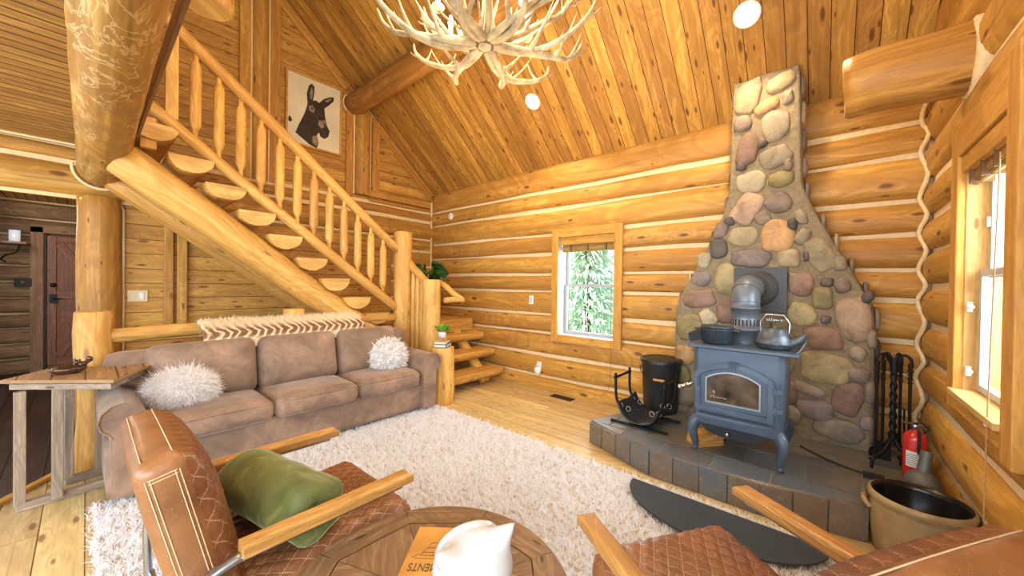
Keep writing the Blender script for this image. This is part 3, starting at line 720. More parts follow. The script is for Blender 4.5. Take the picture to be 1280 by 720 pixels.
for i in range(110):
    a = random.uniform(0, 2*PI); e = random.uniform(.2, 1.4)
    d = (math.cos(a)*math.cos(e), math.sin(a)*math.cos(e), math.sin(e)); r = random.uniform(0, .03); q = (PX+r*math.cos(a), PY+r*math.sin(a), PZ+.10)
    L0 = random.uniform(.05, .13); leaf(g, V(q)+V(d)*L0*.6, d, .05, .03, droop=.1, k=3)
g.build('foliage', M['leafg'], pl)
# large houseplant on the landing
hp = thing('leafy_houseplant', 'dark green broad-leaved houseplant on the stair landing in the corner', 'plant', (-4.62, 3.42, .886))
g = G(); g.lathe([(0, .886), (.10, .886), (.13, 1.10), (.14, 1.12), (.125, 1.12), (.115, 1.06), (0, 1.06)], 20, Matrix.Translation((-4.62, 3.42, 0))); g.build('pot', plain('dark_pot', (.04, .035, .03), .5), hp)
g = G(); g2 = G(); toc = V((.75, -.62, .2)).normalized()
for i in range(46):
    d = V((random.gauss(0, 1), random.gauss(0, 1), random.gauss(0, .8))).normalized(); c0 = V((-4.62, 3.42, 1.60)); q = c0+V((d.x*.13, d.y*.13, d.z*.11))
    g2.tube([(-4.62+d.x*.02, 3.42+d.y*.02, 1.06), c0.lerp(q, .5)-V((0, 0, .12)), q], .005, 6)
    up = (toc+V((random.gauss(0, .45), random.gauss(0, .45), random.gauss(0, .45)))).normalized()
    leaf(g, q, V((d.x, d.y, d.z*.5-.15)), random.uniform(.13, .19), random.uniform(.12, .17), up, droop=.3)
g2.build('stems', M['leafd'], hp); g.build('foliage', M['leafd'], hp)
# ================================================================== SOFA
def suede(name, c):
    m, nt, b = new_mat(name); tc = N(nt, 'TexCoord')
    n = N(nt, 'TexNoise', Scale=4.5, Detail=5.0, Roughness=.65, Distortion=.6); L(nt, tc.outputs['Object'], n.inputs['Vector'])
    n2 = N(nt, 'TexNoise', Scale=90.0, Detail=2.0); L(nt, tc.outputs['Object'], n2.inputs['Vector'])
    col = ramp(nt, n.outputs[0], [(.3, tuple(x*.62 for x in c)), (.5, c), (.72, tuple(min(1, x*1.6) for x in c))])
    L(nt, col, b.inputs['Base Color']); b.inputs['Roughness'].default_value = .75
    b.inputs['Sheen Weight'].default_value = .35; b.inputs['Sheen Roughness'].default_value = .4; b.inputs['Sheen Tint'].default_value = (.95, .85, .75, 1)
    bump(nt, b, math_(nt, 'ADD', n2.outputs[0], n.outputs[0]), .12, .006); return m
M['suede'] = suede('brown_microsuede', (.235, .145, .095))
sf = thing('sofa', 'long brown suede three-seat sofa with rolled arms below the staircase', 'sofa', (-3.7, 1.33, 0))
SX0, SX1, SY0, SY1 = -4.10, -3.33, .06, 2.60
def rb(name, c, d, r, n, mat, parent, disp=None, rot=None, mis=None, sub=0):
    g = G(); Mx = Matrix.Translation(c)
    if rot is not None: Mx = Mx @ rot
    g.rbox(d, r, n, Mx, disp, mis); return g.build(name, mat, parent, sub=sub)
rb('base', ((SX0+SX1)/2-.02, 1.33, .20), (.74, 2.50, .29), .03, (8, 24, 5), M['suede'], sf, lambda f, u, v, a, b: .006*n3(a*3, b*5, f))
rb('back_frame', (SX0+.10, 1.33, .52), (.20, 2.50, .74), .07, (4, 24, 8), M['suede'], sf)
def puff(amp, seed, crumple=.006):
    return lambda f, u, v, a, b: amp*max(0, 1-u*u)**.6*max(0, 1-v*v)**.6 + crumple*n3(a*6+seed, b*6, seed+f)+.5*crumple*n3(a*17+seed, b*17, seed)
ys = [.285, .995, 1.69, 2.385]
for i in range(3):
    w = ys[i+1]-ys[i]; yc = (ys[i]+ys[i+1])/2
    c = rb('seat_cushion', (-3.62, yc, .40), (.60, w-.008, .165), .055, (12, 14, 6), M['suede'], sf, lambda f, u, v, a, b, i=i: (puff(.03, i*3.1)(f, u, v, a, b) if f in (5, 1) else puff(.004, i*3.1)(f, u, v, a, b)))
    g = G()
    for z in (.452, .345):
        g.tube([(-3.318+.018*(1-((y-yc)/(w/2))**2)**.6*(1 if z > .4 else .9)-.012*(1 if z>.4 else 1), y, z+.012*(1-((y-yc)/(w/2))**2)*(1 if z>.4 else -.2)) for y in np.linspace(yc-w/2+.03, yc+w/2-.03, 12)], .0045, 6)
    g.build('piping', M['suede'], c)
    R_ = Matrix.Rotation(math.radians(-12), 4, 'Y')
    rb('back_cushion', (-3.86, yc, .70), (.18, w-.010, .47), .075, (6, 14, 12), M['suede'], sf, lambda f, u, v, a, b, i=i: (puff(.055, 9+i*2.3, .009)(f, u, v, a, b) if f == 1 else .004*n3(a*5, b*5, i)), rot=R_)
for y0, s in ((.055, -1), (2.385, 1)):
    yc = y0+.115; a_ = G(); n = 18; k = 9; ring = []
    # rolled-arm profile in (y,z): straight panel with a scroll that overhangs outwards
    pr = [(-.085, .07), (-.085, .46), (-.095, .50)] if s > 0 else [(-.085, .07), (-.085, .42), (-.11, .46)]
    out = [(yc+s*p, z) for p, z in ((-.10, .07), (-.10, .52), (-.085, .59), (-.045, .645), (.01, .665), (.065, .652), (.108, .61), (.122, .555), (.108, .505), (.075, .475), (.066, .45), (.066, .07))]
    m = len(out); vs = []; xs = np.linspace(SX0, SX1+.025, 10)
    for x in xs: vs += [(x, y+.004*n3(x*4, y*9, z*5), z+.006*n3(x*3, z*4, y)) for y, z in out]
    fs = [(i*m+j, (i+1)*m+j, (i+1)*m+(j+1) % m, i*m+(j+1) % m) for i in range(len(xs)-1) for j in range(m)]
    if s < 0: fs = [f[::-1] for f in fs]
    a_.add(vs, fs); a_.add(vs[:m], [tuple(range(m))], None, 0, False)
    front = [(SX1+.025, y, z) for y, z in out]; a_.add(front, [tuple(range(m))], None, 0, False)
    arm = a_.build('arm', M['suede'], sf, bevel=.012, seg=3)
    g = G(); g.tube([(SX1+.030, y, z) for y, z in out[1:-1]], .005, 6); g.build('piping', M['suede'], arm)
for y in (.15, 2.5):
    for x in (-3.42, -4.0): g = G(); g.lathe([(0, 0), (.022, 0), (.03, .06), (0, .06)], 12, Matrix.Translation((x, y, 0))); g.build('foot', M['black'], sf)

# ---- furry pillows
def fur_ball(n, c, r, ln, wd, spread, flat=1.0, zcut=None, jitter=.5):
    d = rng.normal(size=(n, 3)); d /= np.linalg.norm(d, axis=1, keepdims=True)
    base = np.array(c)+d*np.array(r)
    dirv = d/np.array(r); dirv /= np.linalg.norm(dirv, axis=1, keepdims=True)
    dirv += rng.normal(size=(n, 3))*spread; dirv /= np.linalg.norm(dirv, axis=1, keepdims=True)
    curl = rng.normal(size=(n, 3))*jitter; curl[:, 2] -= .35
    return blades(base, dirv, ln*rng.uniform(.65, 1.15, n), np.full(n, wd), curl)
def translucent(nt, b, k=.6):
    o = [n for n in nt.nodes if n.type == 'OUTPUT_MATERIAL'][0]; t = N(nt, 'BsdfTranslucent'); mx = N(nt, 'MixShader', Fac=k); L(nt, b.outputs[0], mx.inputs[1]); L(nt, t.outputs[0], mx.inputs[2]); L(nt, mx.outputs[0], o.inputs[0])
    if b.inputs['Base Color'].is_linked: L(nt, b.inputs['Base Color'].links[0].from_socket, t.inputs[0])
def fluff(name, c, lo=.6):
    m, nt, b = new_mat(name); tc = N(nt, 'TexCoord'); n = N(nt, 'TexNoise', Scale=20.0, Detail=3.0); L(nt, tc.outputs['Object'], n.inputs['Vector'])
    L(nt, ramp(nt, n.outputs[0], [(.3, tuple(x*lo for x in c)), (.6, c)]), b.inputs['Base Color']); b.inputs['Roughness'].default_value = .85
    b.inputs['Specular IOR Level'].default_value = .2; translucent(nt, b, .25); return m
M['furbody'] = plain('white_pillow_cloth', (.95, .92, .90), .9)
M['furw'] = fluff('white_long_fur', (.95, .91, .88), .85); M['furp'] = fluff('white_fringe_fabric', (.95, .92, .90), .85)
p1 = thing('fur_pillow', 'wide fluffy long-haired white pillow at the sofa end by the side table', 'pillow', (-3.68, .47, .58), group=None)
g = G(); Rp = Matrix.Translation((-3.66, .475, .615)) @ Matrix.Rotation(.25, 4, 'X'); g.ell((0, 0, 0), (.10, .185, .135), Rp, nu=24, nv=14); g.build('pillow_body', M['furbody'], p1)
v, f = fur_ball(9000, (-3.66, .475, .615), (.10, .185, .135), .062, .0035, .30); npmesh('fur', v, f, M['furw'], p1, (-3.68, .47, .58))['kind'] = 'stuff'
p2 = thing('pompom_pillow', 'round white pompom pillow of short ruffles at the sofa arm near the stump', 'pillow', (-3.68, 2.19, .60))
g = G(); g.ell((-3.68, 2.19, .615), (.15, .185, .185), nu=24, nv=14); g.build('pillow_body', M['furbody'], p2)
v, f = fur_ball(7000, (-3.68, 2.19, .615), (.155, .19, .19), .030, .015, .8, jitter=.9); npmesh('ruffles', v, f, M['furp'], p2, (-3.68, 2.19, .60))['kind'] = 'stuff'
# ---- braided faux-fur throw over the sofa back and rail
th = thing('fur_throw', 'brown and cream striped faux-fur throw over the sofa back', 'throw', (-4.02, 1.3, .95))
m, nt, b = new_mat('striped_fur'); tc = N(nt, 'TexCoord'); sp = N(nt, 'SeparateXYZ'); L(nt, tc.outputs['Object'], sp.inputs[0])
nz = N(nt, 'TexNoise', Scale=6.0, Detail=2.0); L(nt, tc.outputs['Object'], nz.inputs['Vector'])
ph = math_(nt, 'ADD', math_(nt, 'ADD', math_(nt, 'MULTIPLY', sp.outputs[1], 95.0), math_(nt, 'MULTIPLY', math_(nt, 'ABSOLUTE', math_(nt, 'SUBTRACT', sp.outputs[2], .035)), 90.0)), math_(nt, 'MULTIPLY', nz.outputs[0], 10.0))
s1 = math_(nt, 'SINE', ph); zz_ = math_(nt, 'SUBTRACT', 1.0, smooth(nt, math_(nt, 'ABSOLUTE', math_(nt, 'SUBTRACT', sp.outputs[2], .03)), .02, .075))
tip = smooth(nt, math_(nt, 'ADD', s1, math_(nt, 'MULTIPLY', zz_, .9)), -.1, .9)
L(nt, mix(nt, math_(nt, 'MULTIPLY', tip, math_(nt, 'ADD', .12, math_(nt, 'MULTIPLY', zz_, .85))), (.86, .72, .50), (.26, .115, .045)), b.inputs['Base Color']); b.inputs['Roughness'].default_value = .8; M['furs'] = m
prof = smoothp([(-4.24, .94), (-4.22, 1.035), (-4.14, 1.06), (-4.04, 1.035), (-3.97, .995), (-3.925, .93), (-3.905, .865)], 5)
g = G(); vs = []; nk = 40; pr = [(p[0], p[1]) for p in [(q.x, q.y) for q in [V((a.x, a.y, 0)) for a in prof]]] if False else None
prof = smoothp([(-4.24, 0, .94), (-4.22, 0, 1.045), (-4.14, 0, 1.068), (-4.04, 0, 1.045), (-3.955, 0, 1.005), (-3.895, 0, .94), (-3.872, 0, .865)], 5)
npz = len(prof)
def throw_pt(i, j):
    y = lerp(.64, 2.03, i/nk); p = prof[j]; t = j/(npz-1)
    return V((p.x+.012*n3(y*6, t*3, 1), y+.01*n3(y*4, t*4, 8), p.z+.010*n3(y*5, t*2, 4)-.02*t*(1-(y-.64)/1.4)))
for i in range(nk+1):
    for j in range(npz): vs.append(throw_pt(i, j))
fs = [(i*npz+j, (i+1)*npz+j, (i+1)*npz+j+1, i*npz+j+1) for i in range(nk) for j in range(npz-1)]
g.add(vs, fs); tb = g.build('throw_cloth', M['furs'], th)
so = tb.modifiers.new('t', 'SOLIDIFY'); so.thickness = .02; so.offset = 0
n = 16000; A = np.array([list(v) for v in vs]).reshape(nk+1, npz, 3); ii = rng.uniform(0, nk-.001, n); jj = rng.uniform(0, npz-1.001, n); i0 = ii.astype(int); j0 = jj.astype(int)
fi = (ii-i0)[:, None]; fj = (jj-j0)[:, None]
base = A[i0, j0]*(1-fi)*(1-fj)+A[i0+1, j0]*fi*(1-fj)+A[i0, j0+1]*(1-fi)*fj+A[i0+1, j0+1]*fi*fj
du = A[i0+1, j0]-A[i0, j0]; dv = A[i0, j0+1]-A[i0, j0]; nn = np.cross(du, dv); nn /= np.linalg.norm(nn, axis=1, keepdims=True); nn *= np.sign(nn[:, :1]*.7+nn[:, 2:3])
d = nn*.7+dv/np.linalg.norm(dv, axis=1, keepdims=True)*.5+rng.normal(size=(n, 3))*.35; d /= np.linalg.norm(d, axis=1, keepdims=True)
v, f = blades(base, d, rng.uniform(.025, .05, n), np.full(n, .004), rng.normal(size=(n, 3))*.4); npmesh('fur', v, f, M['furs'], th, (-4.02, 1.3, .95))['kind'] = 'stuff'

# ================================================================== SIDE TABLE + BOWL
M['greywood'] = wood('weathered_grey_brown_wood', (.50, .39, .29), (.34, .25, .18), (.08, .05, .03), knots=.2, gs=1.6, var=.15, rough=.6, blotch=.4)
M['tabletop'] = wood('side_table_top_wood', (.52, .32, .16), (.38, .21, .09), (.12, .06, .03), knots=.15, gs=1.3, var=.1, rough=.45, board=.14)
tb = thing('side_table', 'tall narrow weathered wood side table on slim square posts beside the sofa', 'side table', (-3.85, -.02, 0))
Q = [(-3.845, -.345), (-3.385, .115), (-3.86, .335), (-4.13, -.165)]
def quad_slab(Q, z0, z1, inset=0):
    c = V((sum(p[0] for p in Q)/4, sum(p[1] for p in Q)/4)); P = [V(p)+(c-V(p)).normalized()*inset for p in Q]
    g = G(); g.prism([(p.x, p.y) for p in P], z1-z0, Matrix.Translation((0, 0, z0))); return g
quad_slab(Q, .775, .80).build('table_top', M['tabletop'], tb, bevel=.004)
quad_slab(Q, .735, .775, .035).build('apron', M['greywood'], tb, bevel=.003)
for x, y in ((-3.735, -.262), (-3.70, -.115), (-3.985, -.075), (-4.035, .072)):
    g = G(); g.box((x, y, .385), (.046, .046, .70), rz=.15); g.build('leg', M['greywood'], tb, bevel=.003)
for p, q in (((-3.735, -.255), (-3.785, .15)), ((-3.985, -.075), (-4.04, .13))):
    dd = V(q)-V(p); g = G(); g.box(((p[0]+q[0])/2, (p[1]+q[1])/2, .026), (dd.length+.04, .05, .048), rz=math.atan2(dd.y, dd.x)); g.build('base_rail', M['greywood'], tb, bevel=.003)
M['carved'] = plain('polished_carved_wood', (.075, .026, .014), .22, nscale=14, namt=.6, coat=.4)
BX, BY = -3.83, -.075
bw = thing('carved_bowl', 'small dark polished wood bowl with a carved animal on its rim', 'bowl', (BX, BY, .80))
g = G(); g.lathe([(0, .802), (.055, .802), (.085, .815), (.098, .835), (.096, .852), (.085, .856), (.072, .845), (.05, .828), (0, .822)], 28, Matrix.Translation((BX, BY, 0)) @ Matrix.Diagonal((1, 1.1, 1, 1)), fn=lambda a, z: 1+.02*math.sin(5*a)); bb_ = g.build('bowl_body', M['carved'], bw)
g = G(); ax, ay = BX-.02, BY+.075
g.ell((ax, ay, .865), (.03, .034, .026), nu=12, nv=8, fn=lambda d: 1+.15*n3(d.x*3, d.y*3, d.z*3)); g.ell((ax+.012, ay-.026, .885), (.022, .022, .022), nu=12, nv=8, fn=lambda d: 1+.2*n3(d.x*3, d.y*3, d.z*3))
for s, h in ((-1, .028), (1, .022)): g.lathe([(.009, 0), (.007, h*.6), (0, h)], 7, Matrix.Translation((ax+.012+s*.008, ay-.026+s*.013, .895)))
g.tube([(ax, ay+.02, .87), (ax-.01, ay+.05, .895), (ax-.008, ay+.048, .925)], [.016, .019, .006], 8); g.ell((ax, ay+.045, .905), (.014, .022, .024), nu=10, nv=8, fn=lambda d: 1+.25*n3(d.x*3, d.y*3, d.z*3))
ca_ = g.build('carved_animal', M['carved'], bw)
for o in (bb_, ca_): o.data.transform(Matrix.Scale(.78, 4))


# ================================================================== RUG
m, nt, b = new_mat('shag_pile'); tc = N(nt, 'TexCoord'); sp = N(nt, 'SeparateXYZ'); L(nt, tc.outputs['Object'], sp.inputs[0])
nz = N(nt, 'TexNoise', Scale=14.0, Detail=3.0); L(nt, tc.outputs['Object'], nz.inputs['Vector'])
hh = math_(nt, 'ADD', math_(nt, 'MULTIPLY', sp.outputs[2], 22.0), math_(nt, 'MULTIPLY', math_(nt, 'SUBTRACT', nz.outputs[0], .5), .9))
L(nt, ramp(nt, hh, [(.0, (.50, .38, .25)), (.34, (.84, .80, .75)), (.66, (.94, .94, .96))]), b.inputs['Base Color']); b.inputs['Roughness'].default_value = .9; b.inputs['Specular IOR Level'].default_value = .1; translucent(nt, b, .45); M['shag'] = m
RX0, RX1, RY0, RY1 = -3.42, .05, .02, 2.65
rug = thing('shag_rug', 'large cream shag rug filling the floor in front of the sofa', 'rug', ((RX0+RX1)/2, (RY0+RY1)/2, 0))
g = G(); g.box(((RX0+RX1)/2, (RY0+RY1)/2, .008), (RX1-RX0-.03, RY1-RY0-.03, .012)); g.build('rug_backing', plain('rug_backing', (.62, .50, .36), .9), rug)
n = 150000; base = np.stack([rng.uniform(RX0, RX1, n), rng.uniform(RY0, RY1, n), np.full(n, .012)], axis=1)
# clumps lean together
cl = np.round(base[:, :2]/.046)
hx = np.sin(cl[:, 0]*12.9898+cl[:, 1]*78.233)*43758.5453; hx -= np.floor(hx); hy = np.sin(cl[:, 0]*39.346+cl[:, 1]*11.135)*24634.6345; hy -= np.floor(hy)
lean = np.stack([hx-.5, hy-.5, np.zeros(n)], axis=1)*1.5
base[:, :2] += (cl*.046-base[:, :2])*.30
mk_ = ((base[:, 0]+.49)/.52)**2+((base[:, 1]-2.55)/.36)**2
keep = ~((mk_ < 1) & (base[:, 1] < 2.56)); base = base[keep]; lean = lean[keep]; n = len(base)
d = np.array([[0, 0, 1.]])+lean+rng.normal(size=(n, 3))*.28; d[:, 2] = np.abs(d[:, 2])+.35; d /= np.linalg.norm(d, axis=1, keepdims=True)
v, f = blades(base, d, rng.uniform(.030, .052, n), rng.uniform(.004, .008, n), rng.normal(size=(n, 3))*np.array([[.6, .6, .2]]))
v[:, 2] = np.maximum(v[:, 2], .006)
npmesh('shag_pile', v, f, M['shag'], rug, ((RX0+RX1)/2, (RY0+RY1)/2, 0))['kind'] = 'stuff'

# ================================================================== LEATHER ARMCHAIRS
LC = (.26, .108, .040)
M['lea'] = leather('tan_leather', LC); M['leaq'] = leather('quilted_tan_leather', (.21, .076, .028), quilt=.058, k=1.35)
M['stitch'] = plain('cream_thread', (.62, .45, .28), .7)
M['armwood'] = wood('oak_armrest', (.66, .37, .115), (.46, .22, .055), (.25, .1, .03), knots=.0, gs=1.6, var=.05, rough=.35, blotch=.2, spec=.5)
M['steel'] = plain('brushed_steel', (.42, .44, .47), .28, 1.0)
def quilt(amp, q, k):
    def d(f, u, v, a, b):
        s = abs(math.sin(PI*(a/q+b/(q*k))))*abs(math.sin(PI*(a/q-b/(q*k))))
        return amp*(s**.45)
    return d
def armchair(label, loc, rz, group):
    """local frame: +y forward, origin on the floor under the middle of the front seat edge"""
    t = thing('leather_armchair', label, 'armchair', loc, rz, group, local=True)
    # seat, slightly waisted, quilted on top and front
    qd = quilt(.012, .058, 1.35)
    g = G(); Mx = Matrix.Translation((0, -.36, .345)) @ Matrix.Rotation(math.radians(4), 4, 'X')
    g.rbox((.625, .74, .16), .07, (44, 52, 10), Mx, lambda f, u, v, a, b: (qd(f, u, v, a, b)+.02*(1-u*u)*(1-v*v) if f == 5 else (.6*qd(f, u, v, a, b) if f == 3 else 0)), [0, 0, 0, 1, 0, 1])
    seat = g.build('seat', [M['lea'], M['leaq']], t)
    # backrest: thick slab leaning back, quilted towards the seat
    g = G(); Rm = Matrix.Translation((0, -.765, .60)) @ Matrix.Rotation(math.radians(13), 4, 'X'); qb = quilt(.010, .058, 1.35)
    def bd(f, u, v, a, b):
        if f == 3: return qb(f, u, v, a, b)+.055*(1-u**4)*(1-v**4)
        if f == 2: return .012*(1-u*u)*(1-v*v)
        if f in (0, 1): return .008*(1-u*u)*(1-v*v)+.002*n3(a*8, b*8, f)
        return .004*n3(a*9, b*9, f)+.012*(1-u*u)*(1-v*v)
    g.rbox((.60, .125, .66), .042, (42, 10, 46), Rm, bd, [0, 0, 0, 1, 0, 0])
    back = g.build('backrest', [M['lea'], M['leaq']], t)
    g = G()
    fl_ = .0625-.042
    def rnd_(y): return .042-math.sqrt(max(0, .042**2-max(0, abs(y)-fl_)**2))
    for s_ in (-1, 1):
        for yo in (-.040, .034):
            for e in (0, .010):
                y = yo+(e if yo < 0 else -e)
                g.tube([Rm @ V((s_*(.3-rnd_(y)+.0012+.008*(1-(z/.33)**2)*(1-(y/.0625)**2)), y, z)) for z in np.linspace(-.30, .285, 14)], .0016, 5)
        for e in (0, .010): g.tube([Rm @ V((s_*(.3-rnd_(y)+.003), y, .286-e)) for y in np.linspace(-.034, .028, 6)], .0016, 5)
    for y in (-.036, .032): g.tube([Rm @ V((x, y, .33-rnd_(y)+.001+.012*(1-(x/.3)**2)*(1-(y/.0625)**2))) for x in np.linspace(-.26, .26, 14)], .0018, 5)
    g.build('stitching', M['stitch'], back)
    for s in (-1, 1):
        x = s*.352
        g = G(); vs = []; y0, y1 = -.66, -.055; z = .60; w, h = .032, .021
        for y, e in ((y0, 0), (y1-.0, 0)):
            f_ = .03 if y == y1 else 0
            vs += [(x-w, y-f_*0, z-h), (x+w, y-f_*0, z-h), (x+w, y+(0 if not f_ else -.0), z+h*.5), (x+w*.75, y-(.022 if f_ else 0), z+h), (x-w*.75, y-(.022 if f_ else 0), z+h), (x-w, y, z+h*.5)]
        n = 6; fs = [(j, (j+1) % n, n+(j+1) % n, n+j) for j in range(n)]
        uvs = [[(vs[q][1], j*.05+vs[q][0]*.3) if False else (vs[q][1], (j if q in (j, j+n) else j+1)*.04+s) for q in f_] for j, f_ in enumerate(fs)]
        g.add(vs, fs, uvs, 0, False); g.add(vs[:n], [tuple(range(n))[::-1]], None, 0, False); g.add(vs[n:], [tuple(range(n))], None, 0, False)
        g.build('armrest', M['armwood'], t, bevel=.004)
        pts = smoothp([(x, -.10, .572), (x, -.60, .575), (x, -.68, .574), (x, -.755, .545), (x, -.805, .47), (x, -.81, .34), (x, -.80, .15), (x, -.77, .045), (x, -.68, .018), (x, -.35, .016), (x, -.06, .016)], 5)
        g = G(); g.tube(pts, .017, 10, sq=(.8, 1.15), ref=(0, 0, 1)); fr = g.build('frame_tube', M['steel'], t)
        g = G(); g.lathe([(0, 0), (.008, 0), (.007, .004), (0, .005)], 10, Matrix.Translation((x+s*.0185, -.785, .548)) @ Matrix.Rotation(s*PI/2, 4, 'Y')); g.build('bolt', M['iron'], fr)
    g = G()
    for y, z in ((-.80, .15), (-.5, .24), (-.12, .24)): g.tube([(-.352, y, z if y < -.8 else .24), (.352, y, z if y < -.8 else .24)], .014, 8)
    for s in (-1, 1): g.tube(smoothp([(s*.352, -.06, .016), (s*.352, .0, .03), (s*.350, .01, .10), (s*.34, -.05, .22), (s*.30, -.12, .24)], 4), .014, 8)
    g.build('cross_frame', M['steel'], t)
    return t
armchair('quilted tan leather armchair holding the green velvet bundle, its thick back turned this way', (-1.715, .975, 0), 0, 'quilted leather armchairs')
armchair('quilted brown leather armchair facing the round table, next to the stoneware crock', (-.50, 1.50, 0), math.radians(57), 'quilted leather armchairs')
# ---- green velvet bundle on the chair
m, nt, b = new_mat('green_velvet'); tc = N(nt, 'TexCoord'); nz = N(nt, 'TexNoise', Scale=9.0, Detail=4.0, Distortion=1.0); L(nt, tc.outputs['Object'], nz.inputs['Vector'])
L(nt, ramp(nt, nz.outputs[0], [(.3, (.085, .095, .022)), (.55, (.14, .15, .038)), (.75, (.26, .25, .075))]), b.inputs['Base Color']); b.inputs['Roughness'].default_value = .7
b.inputs['Sheen Weight'].default_value = .8; b.inputs['Sheen Tint'].default_value = (.75, .85, .45, 1); b.inputs['Sheen Roughness'].default_value = .3; M['velvet'] = m
g = G(); p0, p1 = V((-1.985, .46, .565)), V((-1.435, .585, .55)); ax = (p1-p0); Lx = ax.length; ax.normalize(); k = 34; n = 40; vs = []
sd = ax.cross(V((0, 0, 1))).normalized(); upv = sd.cross(ax)
for i in range(k+1):
    t = i/k; c = p0.lerp(p1, t); e = min(t, 1-t)*Lx
    r = .122*min(1, (.55+.45*math.sqrt(max(0, 1-(1-min(e/.05, 1))**2))))
    for j in range(n):
        a = 2*PI*j/n
        fold = .010*math.sin(a*5+2*t)*(1 if t > .7 else .25) + .006*n3(t*5, math.cos(a)*1.6, math.sin(a)*1.6)
        cre = -.03*math.exp(-((a-2.3)/.16)**2)*max(0, (t-.62)/.38)
        rr = r+(fold+cre)*(r/.122); vs.append(c+sd*(math.cos(a)*rr*1.05)+upv*(math.sin(a)*rr*.93))
fs = [(i*n+j, i*n+(j+1) % n, (i+1)*n+(j+1) % n, (i+1)*n+j) for i in range(k) for j in range(n)]
g.add(vs, fs)
def swirl(end, sgn):
    """the rolled end of the bundle: a spiral of folds"""
    o = len(g.v); ring = [V(g.v[end*n+j]) for j in range(n)]; c = sum(ring, V((0, 0, 0)))/n; rows = 6; base_ = o
    vs2 = list(ring)
    for q in range(1, rows+1):
        s_ = 1-q/rows
        for j in range(n):
            a = 2*PI*j/n; w = .024*math.sin(a*2+q*2.2)*(1-abs(2*s_-1)); vs2.append(c+(ring[j]-c)*s_+ax*sgn*(-.012*math.sin(q*2.6)+w))
    g.add(vs2, [(q*n+j, q*n+(j+1) % n, (q+1)*n+(j+1) % n, (q+1)*n+j) for q in range(rows) for j in range(n)])
swirl(k, 1); swirl(0, -1)
tag(g.build('velvet_throw', M['velvet'], loc=(-1.71, .52, .44), weld=True), 'rolled green velvet throw lying across the tan armchair seat', 'throw')

# ================================================================== COFFEE TABLE
M['table'] = wood('round_table_wood', (.34, .20, .105), (.20, .105, .05), (.04, .02, .01), knots=.05, gs=1.7, var=.1, rough=.42, blotch=.3, spec=.4)
TX, TY, TZ, TR = -.93, .70, .46, .455
ct = thing('round_coffee_table', 'round dark wood coffee table with a radiating veneer top', 'coffee table', (TX, TY, 0))
g = G(); g.lathe([(0, TZ-.04), (TR-.02, TZ-.04), (TR, TZ-.03), (TR, TZ-.004), (TR-.004, TZ-.0005)], 72, Matrix.Translation((TX, TY, 0))); g.build('table_edge', M['table'], ct)
g = G(); ns = 8; gap = .0016
for s in range(ns):
    a0, a1 = 2*PI*s/ns+.35, 2*PI*(s+1)/ns+.35; am = (a0+a1)/2
    # triangle wedges meeting at the centre; grain alternates
    P = [V((0, 0)), V((math.cos(a0), math.sin(a0)))*TR*.80, V((math.cos(a1), math.sin(a1)))*TR*.80]; c = sum(P, V((0, 0)))/3
    P = [c+(p-c)*.988 for p in P]; R_ = Matrix.Rotation(-(a0 if s % 2 else a1)+.1, 2)
    g.add([(TX+p.x, TY+p.y, TZ+.001) for p in P], [(0, 1, 2)], [[tuple((R_ @ p)+V((s*1.3, s*.77))) for p in P]], 0, False)
    # rim segment between the chord and the edge
    pts = [V((math.cos(a), math.sin(a)))*(TR-.004) for a in np.linspace(a0+.004, a1-.004, 10)]; q = [P[2]*1.012, P[1]*1.012]; poly = pts+[V((math.cos(a1), math.sin(a1)))*TR*.805, V((math.cos(a0), math.sin(a0)))*TR*.805]
    R2 = Matrix.Rotation(-am-PI/2, 2)
    g.add([(TX+p.x, TY+p.y, TZ+.0012) for p in poly], [tuple(range(len(poly)))], [[tuple((R2 @ p)+V((s*2.1, s*1.3))) for p in poly]], 0, False)
g.build('veneer_top', M['table'], ct)
g = G(); g.lathe([(.05, TZ-.04), (.06, .2), (.16, .05), (.20, .042), (.20, .0), (0, 0)], 32, Matrix.Translation((TX, TY, 0))); g.build('pedestal', M['table'], ct)
# ---- book under the figurine, its cover facing away
M['goldbook'] = plain('golden_book_cover', (.58, .29, .05), .5, nscale=7, namt=.45, c2=(.42, .17, .03))
def text_mesh(body, size, Mx, mat, name, parent, ext=.0008):
    cu = bpy.data.curves.new('t', 'FONT'); cu.body = body; cu.size = size; cu.extrude = ext; cu.align_x = 'CENTER'
    o = bpy.data.objects.new('t', cu); C.objects.link(o); dg = bpy.context.evaluated_depsgraph_get()
    me = bpy.data.meshes.new_from_object(o.evaluated_get(dg)); bpy.data.objects.remove(o)
    me.transform(Mx); me.materials.clear(); me.materials.append(mat)
    q = bpy.data.objects.new(name, me); C.objects.link(q); q.parent = parent; return q
e1, e2 = V((.77, .63, 0)), V((.61, -.79, 0)); e1.normalize(); e2.normalize()
bk0 = V((-1.184, .85, TZ))
bk = thing('coffee_table_book', 'golden book with an upside-down dark title, sticking out beside the white figurine', 'book', bk0+e1*.12+e2*.15)
MB_ = Matrix.Translation(bk0) @ Matrix(((-e1.x, e2.x, 0, 0), (-e1.y, e2.y, 0, 0), (0, 0, 1, 0), (0, 0, 0, 1)))   # x to the left, y towards the viewer
g = G(); g.box((-.12, .15, .0225), (.24, .30, .004), MB_); g.box((-.12, .15, .003), (.24, .30, .004), MB_); g.build('cover', M['goldbook'], bk, bevel=.001)
g = G(); g.box((-.12, .15, .0125), (.23, .29, .015), MB_); g.build('pages', M['paper'], bk)
O = V((bk.location.x, bk.location.y, bk.location.z))
text_mesh('MENTS', .048, Matrix.Translation(-O) @ MB_ @ Matrix.Translation((-.070, .188, .0250)) @ Matrix.Diagonal((.66, 1, 1, 1)), M['darkink'], 'cover_title', bk)
